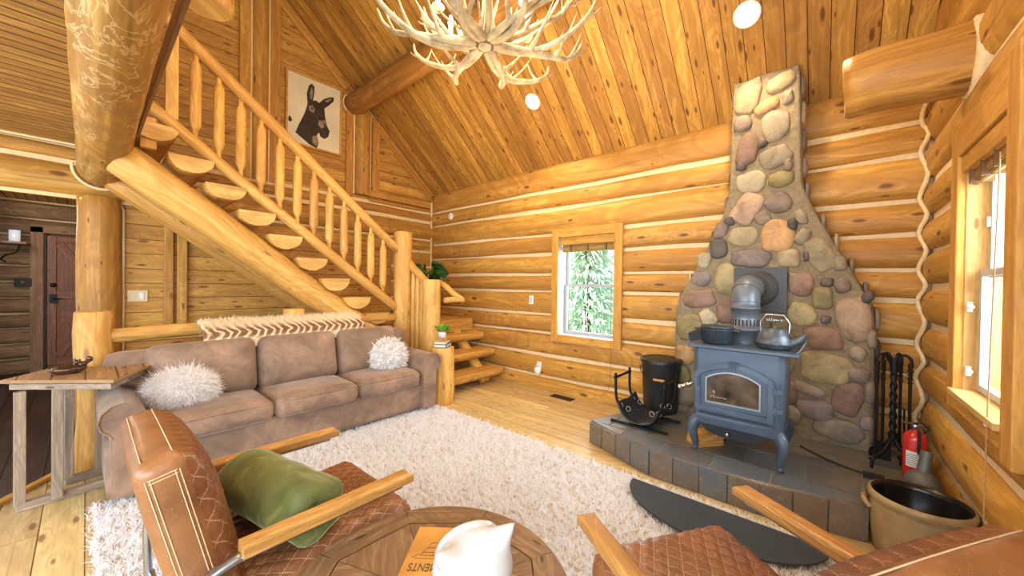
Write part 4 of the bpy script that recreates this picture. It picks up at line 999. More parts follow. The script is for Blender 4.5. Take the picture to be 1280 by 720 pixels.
g = G()
def strokes(pts, r=.0009): g.tube([MB_ @ V((x, y, .0252)) for x, y in pts], r, 4)
strokes([(-.03, .165), (-.125, .165)]); strokes([(-.045, .15), (-.06, .115), (-.10, .11), (-.115, .15), (-.045, .15)]); strokes([(-.05, .135), (-.09, .135), (-.09, .15)]); strokes([(-.065, .115), (-.07, .09), (-.09, .085), (-.10, .11)]); strokes([(-.10, .08), (-.115, .07), (-.11, .06)]); strokes([(-.02, .16), (-.04, .145)])
g.build('cover_drawing', M['darkink'], bk)
g = G()
g.ell((0, 0, 0), (.016, .012, .0006), Matrix.Translation(MB_ @ V((-.125, .075, .0250))), nu=10, nv=4); g.build('cover_spot', plain('red_brown_ink', (.28, .07, .02), .6), bk)
b3 = thing('coffee_table_book', 'golden book peeking out under the white figurine, nearer the table rim', 'book', (-.76, .90, TZ))
MC_ = Matrix.Translation((-.735, .925, TZ)) @ Matrix.Rotation(math.radians(100), 4, 'Z')
g = G(); g.box((-.08, .10, .016), (.16, .22, .003), MC_); g.box((-.08, .10, .002), (.16, .22, .003), MC_); g.build('cover', M['goldbook'], b3, bevel=.001)
g = G(); g.box((-.08, .10, .009), (.15, .21, .011), MC_); g.build('pages', M['paper'], b3)
g = G()
for q in range(7): g.box((-.012-.013*q, .012, .0179), (.004, .03 if q % 2 else .022, .0006), MC_)
g.build('cover_marks', M['darkink'], b3)
# ---- white glazed figurine
fx, fy, fz = -.79, .76, TZ+.0255
fg = thing('ceramic_figurine', 'glossy white ceramic figurine with two pointed ears on the round table', 'figurine', (fx, fy, fz))
cF = V((fx, fy, fz+.098)); EL = V((.015, -.150, .135)).normalized(); ER = V((.085, .085, .135)).normalized(); RM = (EL+ER).normalized()+V((-.75, .25, .1)); RM.normalize(); PN = EL.cross(RM).normalized()
def figfn(d):
    d = d.normalized(); r = 1-.08*max(0, -d.z)
    for e, A, s in ((EL, .72, .28), (ER, .55, .27)):
        a = math.acos(max(-1, min(1, d.dot(e)))); r += A*math.exp(-(a/s)**1.25*1.6)
    # folded brim running between the ears round the far side
    t = d.dot(EL.cross(ER).normalized()); side = d.dot(V((-.85, .45, .3)).normalized())
    r += .07*math.exp(-((side-.55)/.10)**2)*max(0, d.z+.2)
    return r
g = G(); g.ell((0, 0, 0), (.118, .122, .110), Matrix.Translation(cF), nu=96, nv=64, fn=figfn); bodyo = g.build('body', M['ceramic'], fg, weld=True)
g = G(); g.lathe([(0, 0), (.072, 0), (.078, .006), (.072, .02)], 36, Matrix.Translation((fx, fy, fz))); g.build('foot_ring', M['ceramic'], fg)

# ================================================================== HEARTH
def slate_mat(name):
    m, nt, b = new_mat(name); tc = N(nt, 'TexCoord'); oi = N(nt, 'ObjectInfo')
    geo = N(nt, 'NewGeometry'); rn = geo.outputs['Random Per Island']
    n = N(nt, 'TexNoise', Scale=7.0, Detail=6.0, Roughness=.65, Distortion=.8); L(nt, tc.outputs['Object'], n.inputs['Vector'])
    n2 = N(nt, 'TexNoise', Scale=26.0, Detail=4.0, Roughness=.7); L(nt, tc.outputs['Object'], n2.inputs['Vector'])
    base = ramp(nt, rn, [(0, (.085, .125, .16)), (.3, (.13, .095, .07)), (.5, (.11, .15, .18)), (.7, (.18, .135, .08)), (.85, (.07, .095, .115)), (1, (.16, .10, .065))])  # blue-greys put a cool reflection into the tile colour; browns are slate
    col = mix(nt, smooth(nt, n.outputs[0], .38, .68), base, mix(nt, rn, (.20, .14, .08), (.075, .11, .14)))
    col = mix(nt, math_(nt, 'MULTIPLY', smooth(nt, n2.outputs[0], .55, .72), .45), col, (.36, .30, .23))
    L(nt, col, b.inputs['Base Color']); b.inputs['Roughness'].default_value = .34; b.inputs['Specular IOR Level'].default_value = .9; b.inputs['Coat Weight'].default_value = .25; b.inputs['Coat Roughness'].default_value = .2
    L(nt, math_(nt, 'ADD', .2, math_(nt, 'MULTIPLY', n2.outputs[0], .35)), b.inputs['Roughness'])
    bump(nt, b, math_(nt, 'ADD', n.outputs[0], n2.outputs[0]), .45, .012); return m
M['slate'] = slate_mat('slate_tile'); M['slateedge'] = slate_mat('slate_edge_tile'); cr_ = [n for n in M['slateedge'].node_tree.nodes if n.type == 'VALTORGB'][0].color_ramp.elements
for e_, c_ in zip(cr_, ((.17, .12, .075), (.12, .09, .07), (.22, .16, .085), (.075, .075, .08), (.19, .13, .08), (.11, .12, .13))): e_.color = (*c_, 1)
M['grout'] = plain('grout', (.30, .235, .16), .85, nscale=60, namt=.3)
HZ = .20
HP = [(-1.30, 4.06), (-1.62, 3.02), (-1.16, 2.84), (-.99, 2.785), (-.30, 2.775), (.03, 2.86), (.195, 2.885), (.195, 3.10), (.535, 3.12), (.535, 4.06)]
hth = thing('slate_hearth', 'raised stove hearth covered in dark slate tiles with pale grout', 'hearth', (-.5, 3.4, 0))
quadP = HP[::1]
def inset_poly(P, d):
    c = V((-.5, 3.4)); return [tuple(V(p)+(c-V(p)).normalized()*d) for p in P]
g = G(); g.prism(inset_poly(HP, .006)[::-1], HZ-.006); g.build('hearth_core', M['grout'], hth)
# top tiles: clip a grid of squares to the outline
def clip(poly, P):
    """Sutherland-Hodgman of polygon poly against convex-ish P half-planes of its hull"""
    return poly
def inside(p, P):
    c = False
    for i in range(len(P)):
        a, b = P[i], P[i-1]
        if (a[1] > p[1]) != (b[1] > p[1]) and p[0] < (b[0]-a[0])*(p[1]-a[1])/(b[1]-a[1])+a[0]: c = not c
    return c
def hp_clip(poly, a, b):
    out = []; n = V((-(b[1]-a[1]), b[0]-a[0]))
    f = lambda p: n.dot(V(p)-V(a))
    for i in range(len(poly)):
        p, q = poly[i-1], poly[i]; fp, fq = f(p), f(q)
        if fp >= 0: 
            out.append(p)
        if (fp >= 0) != (fq >= 0):
            t = fp/(fp-fq); out.append((p[0]+(q[0]-p[0])*t, p[1]+(q[1]-p[1])*t))
    return out
hull_main = [(-1.30, 4.06), (-1.62, 3.02), (-1.16, 2.84), (-.99, 2.785), (-.30, 2.775), (.03, 2.86), (.195, 2.885), (.195, 4.06)]
hull_side = [(.195, 4.06), (.195, 3.11), (.535, 3.12), (.535, 4.06)]
def shrink(poly, e):
    c = sum((V(p) for p in poly), V((0, 0)))/len(poly); out = []
    n = len(poly)
    for i in range(n):
        a, b, d = V(poly[i-1]), V(poly[i]), V(poly[(i+1) % n]); u1 = (b-a); u2 = (d-b)
        if u1.length < 1e-5 or u2.length < 1e-5: continue
        u1.normalize(); u2.normalize(); nrm = (V((-u1.y, u1.x))+V((-u2.y, u2.x)))
        if nrm.length < 1e-4: nrm = V((-u1.y, u1.x))
        nrm.normalize(); k = e/max(.35, nrm.dot(V((-u1.y, u1.x)))); out.append(b+nrm*k)
    return out
g = G(); tw, tl = .30, .34
rotT = math.radians(3)
for hull in (hull_main, hull_side):
    for r in range(-2, 8):
        for c_ in range(-8, 6):
            x0 = c_*tl+(.0 if r % 2 else .17)-.08; y0 = 2.86+r*tw-.14
            sq = [(x0, y0), (x0+tl, y0), (x0+tl, y0+tw), (x0, y0+tw)]
            for i in range(len(hull)):
                a, b = hull[i], hull[(i+1) % len(hull)]
                sq = hp_clip(sq, a, b) if len(sq) > 2 else []
            if len(sq) < 3: continue
            ar = abs(sum(sq[i-1][0]*sq[i][1]-sq[i][0]*sq[i-1][1] for i in range(len(sq))))/2
            if ar < .004: continue
            P = shrink(sq, .006)
            if len(P) < 3: continue
            z = HZ+random.uniform(-.0015, .0015); n = len(P); lo = [(p.x, p.y, HZ-.02) for p in P]; hi = [(p.x, p.y, z) for p in P]
            g.add(lo+hi, [tuple(range(n, 2*n))]+[(i, (i+1) % n, n+(i+1) % n, n+i) for i in range(n)], None, 0, False)
g.build('top_tiles', M['slate'], hth, weld=True)
g = G(); edge = HP[1:9]
for i in range(len(edge)-1):
    a, b = V(edge[i]), V(edge[i+1]); d = b-a; n = max(1, round(d.length/.165)); 
    for k in range(n):
        p, q = a+d*(k/n), a+d*((k+1)/n); m_ = (p+q)/2; w = (q-p).length-.010; h = HZ-.012; nrm = V((d.y, -d.x)).normalized()
        g.box((m_.x+nrm.x*.001, m_.y+nrm.y*.001, h/2+.003), (w, .018+random.uniform(0, .004), h), rz=math.atan2(d.y, d.x))
g.build('edge_tiles', M['slateedge'], hth, weld=True)

# ================================================================== STONE CHIMNEY
YC = 3.86
chm = thing('stone_chimney', 'river-rock chimney breast flaring out above the wood stove', 'chimney', (-.45, 4.0, HZ))
m, nt, b = new_mat('mortar'); tc = N(nt, 'TexCoord'); n1_ = N(nt, 'TexNoise', Scale=22.0, Detail=6.0, Roughness=.7); L(nt, tc.outputs['Object'], n1_.inputs['Vector'])
L(nt, ramp(nt, n1_.outputs[0], [(.3, (.20, .15, .09)), (.7, (.36, .275, .165))]), b.inputs['Base Color']); b.inputs['Roughness'].default_value = .9; bump(nt, b, n1_.outputs[0], .6, .03); M['mortar'] = m
zz = np.linspace(HZ, 3.34, 60)
def chx(z):
    L_ = np.interp(z, [.2, 1.2, 1.32, 1.74, 2.10, 2.30, 3.5], [-1.165, -1.155, -1.13, -.915, -.755, -.705, -.68]); R_ = np.interp(z, [.2, 1.2, 1.32, 1.74, 2.10, 2.30, 3.5], [.305, .30, .28, .085, -.08, -.150, -.185])
    return L_, R_
g = G(); nx = 34; vs = []; cols = None
for k, z in enumerate(zz):
    l, r = chx(z); row = []
    row.append((l, 4.16, z)); row.append((l-.0, 4.0, z))
    for i in range(nx+1):
        x = lerp(l+.02, r-.02, i/nx); row.append((x, YC+.012*n3(x*6, z*6, 3)+.006*n3(x*17, z*17, 8), z+ (.0 if k < len(zz)-1 else -.0)))
    row.append((r, 4.0, z)); row.append((r, 4.16, z))
    vs += [(x, min(y, 4.10), min(zq, zroof(min(y, 4.10))-.012)) for x, y, zq in row]
m_ = nx+5
fs = [(k*m_+i, k*m_+i+1, (k+1)*m_+i+1, (k+1)*m_+i) for k in range(len(zz)-1) for i in range(m_-1)]
g.add(vs, fs); g.build('mortar', M['mortar'], chm)
STC = dict(t=(.36, .28, .155), g=(.28, .22, .15), m=(.22, .16, .12), r=(.25, .145, .10), c=(.44, .36, .23), l=(.24, .185, .075), p=(.42, .28, .18), o=(.47, .265, .115), v=(.24, .185, .16), d=(.11, .09, .075), y=(.38, .295, .14))
def stone_mat(k, c):
    m, nt, b = new_mat('stone_'+k); tc = N(nt, 'TexCoord'); oi = N(nt, 'ObjectInfo')
    n = N(nt, 'TexNoise', Scale=7.0, Detail=6.0, Roughness=.65, Distortion=.7); ad = N(nt, 'VectorMath', operation='ADD'); L(nt, tc.outputs['Object'], ad.inputs[0])
    L(nt, oi.outputs['Random'], ad.inputs[1]); L(nt, ad.outputs[0], n.inputs['Vector'])
    n2 = N(nt, 'TexNoise', Scale=55.0, Detail=3.0); L(nt, tc.outputs['Object'], n2.inputs['Vector'])
    col = ramp(nt, n.outputs[0], [(.3, tuple(x*.6 for x in c)), (.5, c), (.72, tuple(min(1, x*1.3+.01) for x in c))])
    col = mix(nt, math_(nt, 'MULTIPLY', smooth(nt, n2.outputs[0], .62, .72), .5), col, tuple(x*.4 for x in c))
    hs = N(nt, 'HueSaturation'); L(nt, col, hs.inputs['Color']); L(nt, math_(nt, 'ADD', .85, math_(nt, 'MULTIPLY', oi.outputs['Random'], .3)), hs.inputs['Value'])
    L(nt, hs.outputs[0], b.inputs['Base Color']); b.inputs['Roughness'].default_value = .6; b.inputs['Specular IOR Level'].default_value = .4
    bump(nt, b, n.outputs[0], .35, .02); return m
SM = {k: stone_mat(k, c) for k, c in STC.items()}
STONES = [(-0.553, 3.134, 0.098, 0.15, 15, 't'), (-0.326, 3.192, 0.105, 0.075, -25, 't'), (-0.415, 3.019, 0.092, 0.056, -22, 'o'), (-0.266, 3.041, 0.038, 0.061, 0, 'g'), (-0.586, 2.912, 0.074, 0.072, 0, 'm'), (-0.35, 2.833, 0.107, 0.137, 0, 'g'), (-0.551, 2.674, 0.085, 0.143, 12, 'r'), (-0.346, 2.565, 0.118, 0.095, -20, 'g'), (-0.522, 2.377, 0.114, 0.099, 0, 'c'), (-0.304, 2.36, 0.083, 0.075, 0, 'l'), (-0.551, 2.14, 0.11, 0.158, 30, 'p'), (-0.317, 2.165, 0.094, 0.089, 30, 'm'), (-0.434, 2.042, 0.064, 0.062, -25, 'g'), (-0.321, 1.893, 0.122, 0.15, 0, 'o'), (-0.575, 1.895, 0.117, 0.087, 5, 't'), (-0.152, 1.86, 0.051, 0.073, 20, 'g'), (-0.165, 2.026, 0.041, 0.066, -20, 'g'), (-0.517, 1.698, 0.157, 0.086, 3, 'v'), (-0.244, 1.685, 0.086, 0.073, 0, 't'), (-0.044, 1.71, 0.084, 0.148, -25, 't'), (-0.748, 1.964, 0.053, 0.082, 20, 'm'), (-0.768, 1.794, 0.08, 0.097, 0, 'd'), (-0.888, 1.69, 0.062, 0.076, 0, 'c'), (-0.708, 1.503, 0.098, 0.155, -5, 'y'), (-0.91, 1.518, 0.088, 0.073, 0, 'v'), (-0.928, 1.33, 0.155, 0.092, -5, 'r'), (-1.003, 1.046, 0.116, 0.14, 0, 'l'), (-0.844, 1.147, 0.068, 0.091, -30, 'c'), (-0.697, 1.208, 0.078, 0.11, 0, 'r'), (-1.045, 0.774, 0.089, 0.102, 0, 'o'), (-0.156, 1.471, 0.088, 0.105, 0, 'r'), (-0.147, 1.221, 0.098, 0.086, 35, 'y'), (-0.295, 1.116, 0.066, 0.068, 0, 'l'), (-0.019, 1.357, 0.069, 0.096, 0, 'l'), (0.008, 1.485, 0.043, 0.038, 0, 'd'), (0.099, 1.461, 0.051, 0.062, -20, 'm'), (0.171, 1.21, 0.103, 0.178, -10, 'p'), (-0.01, 1.037, 0.127, 0.096, 0, 'r'), (0.014, 0.804, 0.164, 0.127, 5, 'y'), (0.193, 0.936, 0.058, 0.055, 25, 'g'), (0.2, 0.778, 0.071, 0.061, -10, 'm'), (0.003, 1.186, 0.034, 0.038, 0, 'd'), (0.145, 0.577, 0.096, 0.142, 20, 'r'), (-0.054, 0.45, 0.13, 0.091, 5, 'v'), (-0.086, 0.605, 0.111, 0.052, 15, 'g'), (0.084, 0.324, 0.168, 0.094, 8, 'g'), (-1.061, 0.57, 0.074, 0.095, 0, 'l'), (-1.028, 0.355, 0.081, 0.102, 0, 'g'), (-0.91, 0.195, 0.126, 0.077, 0, 'm'), (-0.835, 0.707, 0.109, 0.121, 0, 'p'), (-0.671, 0.842, 0.09, 0.117, 0, 'g'), (-0.455, 0.8, 0.105, 0.098, 0, 'o'), (-0.258, 0.829, 0.076, 0.121, 0, 't'), (-0.699, 0.58, 0.117, 0.104, 0, 'm'), (-0.422, 0.56, 0.116, 0.098, 0, 'g'), (-0.226, 0.564, 0.064, 0.101, 0, 'r'), (-0.865, 0.435, 0.083, 0.107, 0, 'y'), (-0.663, 0.365, 0.115, 0.088, 0, 't'), (-0.39, 0.357, 0.114, 0.083, 0, 'r'), (-0.197, 0.383, 0.064, 0.081, 0, 'g'), (-0.458, 0.976, 0.083, 0.071, 0, 'm'), (0.082, 1.63, 0.041, 0.056, 0, 'g'), (-0.124, 1.701, 0.025, 0.045, 0, 'd'), (-0.215, 1.537, 0.032, 0.033, 0, 'g'), (0.243, 1.372, 0.035, 0.054, 30, 'd'), (0.27, 1.055, 0.029, 0.072, 0, 'g'), (0.263, 0.663, 0.034, 0.085, 0, 'm'), (0.254, 0.419, 0.043, 0.054, 0, 'v'), (-0.438, 1.539, 0.058, 0.049, 0, 'm'), (-0.678, 2.046, 0.044, 0.044, 0, 'd'), (-0.445, 2.692, 0.041, 0.035, 0, 'd'), (-0.489, 3.25, 0.036, 0.049, 0, 'g'), (-0.613, 1.177, 0.038, 0.036, 0, 'g'), (-0.785, 0.978, 0.053, 0.06, 0, 'd'), (-0.598, 2.527, 0.043, 0.043, 0, 'd'), (-0.222, 1.972, 0.038, 0.053, 0, 'd'), (-0.257, 2.479, 0.032, 0.054, 0, 'm')]
def stone(x, z, a, b_, rot, ck, seed, y=YC, depth=.05, rz=0):
    g = G(); vs = []; nu, nv = 22, 9; cr, sr = math.cos(math.radians(-rot)), math.sin(math.radians(-rot)); fs = []
    off = 1+.0
    for i in range(nv):
        t = i/(nv-1); rr = math.sin(t*PI/2); dd = math.cos(t*PI/2)
        for j in range(nu):
            an = 2*PI*j/nu; ca, sa = math.cos(an), math.sin(an)
            e = .72; px_ = math.copysign(abs(ca)**e, ca); pz_ = math.copysign(abs(sa)**e, sa)
            w = 1.03+.24*n3(ca*1.1, sa*1.1, seed)+.09*n3(ca*2.6, sa*2.6, seed+5)
            u, v_ = a*px_*rr*w*.97, b_*pz_*rr*w*.97
            yy = -depth*(max(dd, 0)**.55)*(1+.14*n3(u*9, v_*9, seed))+.012
            vs.append((u*cr-v_*sr, yy, u*sr+v_*cr))
    fs = [(i*nu+j, i*nu+(j+1) % nu, (i+1)*nu+(j+1) % nu, (i+1)*nu+j) for i in range(nv-1) for j in range(nu)]
    g.add(vs, fs, None, 0, True, Matrix.Translation((x, y, z)) @ Matrix.Rotation(rz, 4, 'Z'))
    o = g.build('stone', SM[ck], chm, weld=True); return o
for i, (x, z, a, b_, r_, ck) in enumerate(STONES): stone(x, z, a, b_, r_, ck, i*1.37)
for i, (z, b_, ck) in enumerate(((3.15, .08, 'g'), (2.92, .11, 't'), (2.68, .10, 'm'), (2.46, .09, 'g'), (2.25, .09, 'v'), (1.98, .07, 'g'), (1.80, .08, 't'), (1.60, .08, 'g'), (1.42, .07, 'm'), (1.2, .10, 'g'), (.98, .08, 'd'), (.76, .10, 'g'), (.5, .1, 'm'))):
    stone(float(chx(z)[1])+.004, z, .07, b_, 0, ck, 200+i, y=3.985, depth=.032, rz=PI/2)
for i, (z, b_, ck) in enumerate(((3.2, .08, 'g'), (2.95, .08, 'm'), (2.7, .09, 'g'), (2.45, .08, 'd'), (2.2, .09, 'm'), (1.9, .08, 'd'), (1.7, .07, 'g'), (1.5, .07, 'c'), (1.33, .06, 'm'))):
    stone(float(chx(z)[0])-.0, z, .05, b_, 0, ck, 230+i, y=3.985, depth=.025, rz=-PI/2)

# ================================================================== WOOD STOVE
m, nt, b = new_mat('stove_steel'); tc = N(nt, 'TexCoord'); nz = N(nt, 'TexNoise', Scale=5.0, Detail=4.0); L(nt, tc.outputs['Object'], nz.inputs['Vector'])
L(nt, ramp(nt, nz.outputs[0], [(.3, (.055, .080, .115)), (.7, (.09, .125, .17))]), b.inputs['Base Color']); b.inputs['Metallic'].default_value = .25; b.inputs['Roughness'].default_value = .42; M['stove'] = m
M['stovedark'] = plain('dark_stove_steel', (.025, .027, .032), .5, .4)
sv = thing('wood_stove', 'grey-blue freestanding steel wood stove with arched glass door on the slate hearth', 'wood stove', (-.47, 3.22, HZ))
x0, x1, ya, yb, z0, z1 = -.755, -.195, 3.0, 3.46, .415, .985
g = G(); Pp = [(x0+.03, ya), (x1-.03, ya), (x1, ya+.03), (x1, yb), (x0, yb), (x0, ya+.03)]; g.prism(Pp, z1-z0, Matrix.Translation((0, 0, z0))); g.build('stove_body', M['stove'], sv, bevel=.008)
g = G(); Pp = [(x0-.03, ya-.045), (x1+.075, ya-.045), (x1+.075, yb+.01), (x0-.03, yb+.01)]; g.prism(Pp, .022, Matrix.Translation((0, 0, z1))); top = g.build('stove_top', M['stove'], sv, bevel=.006)
g = G()
for x, s in ((x1+.06, 1), (x0-.02, -1)):
    g = G(); g.add([(x, ya+.02, z1+.02), (x, yb, z1+.02), (x+s*.045, yb+.01, z1+.095), (x+s*.045, ya+.10, z1+.085), (x+s*.015, ya+.02, z1+.03)], [(0, 1, 2, 3, 4)], None, 0, False)
    o = g.build('side_wing', M['stove'], sv); o.modifiers.new('t', 'SOLIDIFY').thickness = .01
# legs: cabriole
for x, y, s, q in ((x0+.05, ya+.05, -1, -1), (x1-.05, ya+.05, 1, -1), (x0+.05, yb-.05, -1, 1), (x1-.05, yb-.05, 1, 1)):
    g = G(); d = V((s*.75, q*.66, 0)).normalized()
    pts = smoothp([V((x, y, .455))-d*.02, V((x, y, .42))+d*.045, V((x, y, .36))+d*.062, V((x, y, .30))+d*.05, V((x, y, .245))+d*.035, V((x, y, .215))+d*.042, V((x, y, .203))+d*.055], 4)
    rs = [lerp(.052, .017, min(1, i/(len(pts)*.72))) if i < len(pts)*.78 else lerp(.017, .026, (i-len(pts)*.78)/(len(pts)*.22)) for i in range(len(pts))]
    g.tube(pts, rs, 12, sq=(1, .85)); g.build('leg', M['stove'], sv)
# door: arched frame
def arch(hw, zb, zs, za, n=14):
    """outline: bottom corners, straight sides to zs, arc up to za"""
    P = [(-hw, zb), (hw, zb)]; R_ = (hw*hw+(za-zs)**2)/(2*(za-zs)); cz = za-R_; a0 = math.asin(hw/R_)
    return P+[(R_*math.sin(a), cz+R_*math.cos(a)) for a in np.linspace(a0, -a0, n)]
cxd = -.492
def ring_prism(g, A, B, y0, y1):
    n = len(A); vs = [(cxd+x, y1, z) for x, z in A]+[(cxd+x, y1, z) for x, z in B]+[(cxd+x, y0, z) for x, z in A]+[(cxd+x, y0, z) for x, z in B]
    fs = []
    for i in range(n):
        j = (i+1) % n; fs += [(2*n+i, 2*n+j, 3*n+j, 3*n+i), (i, j, 2*n+j, 2*n+i)[::-1], (n+i, n+j, 3*n+j, 3*n+i)]
    g.add(vs, fs, None, 0, False)
dr = None
g = G(); ring_prism(g, arch(.238, .535, .80, .885), arch(.205, .565, .785, .855), ya-.030, ya); dr = g.build('door', M['stove'], sv, bevel=.005)
g = G(); ring_prism(g, arch(.205, .565, .785, .855), arch(.168, .592, .772, .828), ya-.018, ya); g.build('inner_frame', M['stove'], dr, bevel=.004)
g = G(); ring_prism(g, arch(.170, .590, .773, .830), arch(.160, .600, .768, .820), ya-.024, ya); g.build('glass_trim', M['steel'], dr)
m, nt, b = new_mat('sooty_glass'); tc = N(nt, 'TexCoord'); nz = N(nt, 'TexNoise', Scale=6.0, Detail=5.0, Distortion=1.0); L(nt, tc.outputs['Object'], nz.inputs['Vector'])
L(nt, ramp(nt, nz.outputs[0], [(.3, (.02, .015, .012)), (.55, (.10, .065, .035)), (.75, (.20, .15, .10))]), b.inputs['Base Color']); b.inputs['Roughness'].default_value = .12; M['soot'] = m
g = G(); A = arch(.162, .598, .769, .822); g.add([(cxd+x, ya-.010, z) for x, z in A], [tuple(range(len(A)))], None, 0, False); gl = g.build('door_glass', M['soot'], dr)
g = G(); T0 = V((cxd-.135, ya-.0115, .628))
for pts in (((0, 0), (.004, .02), (.012, .008), (.018, .022), (.022, 0)), ((.03, .006), (.036, .010), (.042, .004), (.048, .010), (.054, .004), (.062, .010), (.068, .004), (.078, .009), (.088, .004), (.10, .006)), ((.01, .042), (.018, .055), (.026, .042)), ((.014, .042), (.018, .035), (.024, .042))):
    g.tube([T0+V((a, 0, c)) for a, c in pts], .0012, 4)
g.build('maker_emblem', M['whiteink'], gl)
g = G()
for i, q in enumerate((-2, -1, 0, 1, 2)): g.tube([(cxd+.006+q*.009, ya-.034, .845), (cxd+.006+q*.014, ya-.034, .905)], .006, 6)
g.box((cxd+.006, ya-.02, .875), (.06, .02, .062)); g.build('keystone', M['stove'], dr)
for z in (.615, .745): g = G(); g.tube([(cxd+.245, ya-.02, z-.022), (cxd+.245, ya-.02, z+.022)], .014, 10); g.box((cxd+.265, ya-.012, z), (.05, .02, .03)); g.build('hinge', M['stove'], dr)
g = G(); g.box((cxd-.232, ya-.04, .735), (.03, .03, .06)); g.tube([(cxd-.232, ya-.05, .735), (cxd-.25, ya-.085, .725)], .008, 8); h_ = g.build('latch_block', M['stove'], dr, bevel=.003)
g = G(); g.tube(smoothp([(cxd-.245, ya-.075, .728), (cxd-.275, ya-.105, .715), (cxd-.31, ya-.135, .70), (cxd-.325, ya-.147, .694)], 5), [.008]*4+[.013]*5+[.017]*5+[.013, .008], 10); g.build('door_handle', plain('bright_nickel', (.75, .74, .70), .2, 1.0), dr)
g = G(); g.box((cxd+.015, ya-.045, .505), (.46, .10, .012)); g.box((cxd+.015, ya-.093, .508), (.46, .008, .022)); g.build('ash_lip', M['stove'], sv, bevel=.003)
g = G(); Pp = [(cxd-.215, ya-.01), (cxd+.215, ya-.01), (cxd+.215, ya+.30), (cxd-.215, ya+.30)]
A = [(-.215, .425), (-.16, .375), (-.08, .352), (.0, .345), (.08, .352), (.16, .375), (.215, .425)]
n = len(A); g.add([(cxd+x, ya-.005, z) for x, z in A]+[(cxd+x, ya+.3, z) for x, z in A], [tuple(range(n)), tuple(range(n, 2*n))[::-1]]+[(i, i+1, n+i+1, n+i) for i in range(n-1)], None, 0, False); g.build('ash_pan', M['stovedark'], sv)
g = G(); g.tube([(cxd-.02, ya-.006, .395), (cxd-.02, ya-.03, .395)], .006, 8); g.ell((cxd-.022, ya-.04, .390), (.014, .012, .018), nu=12, nv=8); g.build('air_knob', M['steel'], sv)
# pipe
PXc, PYc = -.475, 3.36; M['pipe'] = plain('grey_stove_pipe', (.15, .175, .205), .42, .35)
g = G(); g.lathe([(.098, 1.005), (.098, 1.10), (.101, 1.10), (.101, 1.125), (.098, 1.125), (.098, 1.27), (.102, 1.27), (.102, 1.285), (.098, 1.285), (.098, 1.33)], 28, Matrix.Translation((PXc, PYc, 0))); pp = g.build('stove_pipe', M['pipe'], sv)
g = G()
for i in range(24):
    a = 2*PI*i/24; g.box((.0965, 0, 0), (.006, .010, .048), Matrix.Translation((PXc, PYc, 1.165)) @ Matrix.Rotation(a, 4, 'Z'))
g.build('vent_slots', M['black'], pp)
g = G(); g.tube([(PXc, PYc, 1.32)]+[(PXc, PYc+.115-.115*math.cos(a), 1.33+.10*math.sin(a)) for a in np.linspace(0, PI/2, 7)]+[(PXc, YC-.02, 1.43)], [.098]*8+[.095], 28, ref=(1, 0, 0)); g.build('pipe_elbow', M['pipe'], sv)
g = G()
for a in (.0, .75, 1.5): 
    g.tube([(PXc+.1005*math.cos(t), PYc+.115-.115*math.cos(a)-.1005*math.sin(t)*math.cos(a)*1, 1.33+.10*math.sin(a)+.1005*math.sin(t)*math.sin(a)) for t in np.linspace(0, 2*PI, 26)], .003, 5)
g.build('elbow_seam', M['pipe'], pp)
g = G(); g.box((-.435, YC-.035, 1.415), (.385, .03, .385)); g.lathe([(.10, 0), (.155, 0), (.155, .012), (.10, .02)], 30, Matrix.Translation((-.455, YC-.05, 1.43)) @ Matrix.Rotation(PI/2, 4, 'X')); g.build('wall_plate', plain('dark_brown_plate', (.035, .028, .026), .45), sv, bevel=.003)
# ---- pot and kettle
M['castiron'] = plain('cast_iron', (.06, .078, .098), .42, .5, nscale=60, namt=.4, bmp=.2)
ZT = z1+.023
PTX, PTY = -.625, 3.14
pt = thing('cast_iron_steamer', 'black cast iron pot with a lattice lid on the stove top', 'pot', (PTX, PTY, ZT))
g = G(); g.lathe([(0, ZT+.001), (.092, ZT+.001), (.104, ZT+.012), (.112, ZT+.105), (.118, ZT+.112), (.108, ZT+.114), (.10, ZT+.108), (0, ZT+.106)], 28, Matrix.Translation((PTX, PTY, 0))); g.build('pot_body', M['castiron'], pt)
g = G()
for s in (-1, 1): g.tube(smoothp([(PTX+s*.108, (PTY-.025), ZT+.105), (PTX+s*.145, (PTY-.02), ZT+.103), (PTX+s*.145, (PTY+.02), ZT+.103), (PTX+s*.108, (PTY+.025), ZT+.105)], 4), .007, 8)
g.build('handle', M['castiron'], pt)
g = G(); g.tube([(PTX+.104*math.cos(a), PTY+.104*math.sin(a), ZT+.124) for a in np.linspace(0, 2*PI, 28, endpoint=False)], .010, 8, closed=True, cap=False)
for q in (-.066, -.033, 0, .033, .066):
    w = math.sqrt(.10**2-q*q)
    g.tube([(PTX+q, PTY-w, ZT+.126), (PTX+q, PTY+w, ZT+.126)], .0055, 6); g.tube([(PTX-w, PTY+q, ZT+.128), (PTX+w, PTY+q, ZT+.128)], .0055, 6)
g.build('lattice_lid', M['castiron'], pt)
M['kettlem'] = plain('weathered_kettle_metal', (.14, .165, .19), .4, .5, nscale=25, namt=.5, c2=(.06, .07, .085), bmp=.15)
kx, ky = -.268, 3.16
kt = thing('tea_kettle', 'weathered metal kettle with an arched wire handle on the stove top', 'kettle', (kx, ky, ZT))
g = G(); g.lathe([(0, ZT+.001), (.088, ZT+.001), (.102, ZT+.012), (.108, ZT+.030), (.113, ZT+.032), (.113, ZT+.036), (.108, ZT+.040), (.104, ZT+.062), (.092, ZT+.088), (.074, ZT+.102), (.072, ZT+.112), (.066, ZT+.115), (0, ZT+.120)], 30, Matrix.Translation((kx, ky, 0))); g.build('kettle_body', M['kettlem'], kt)
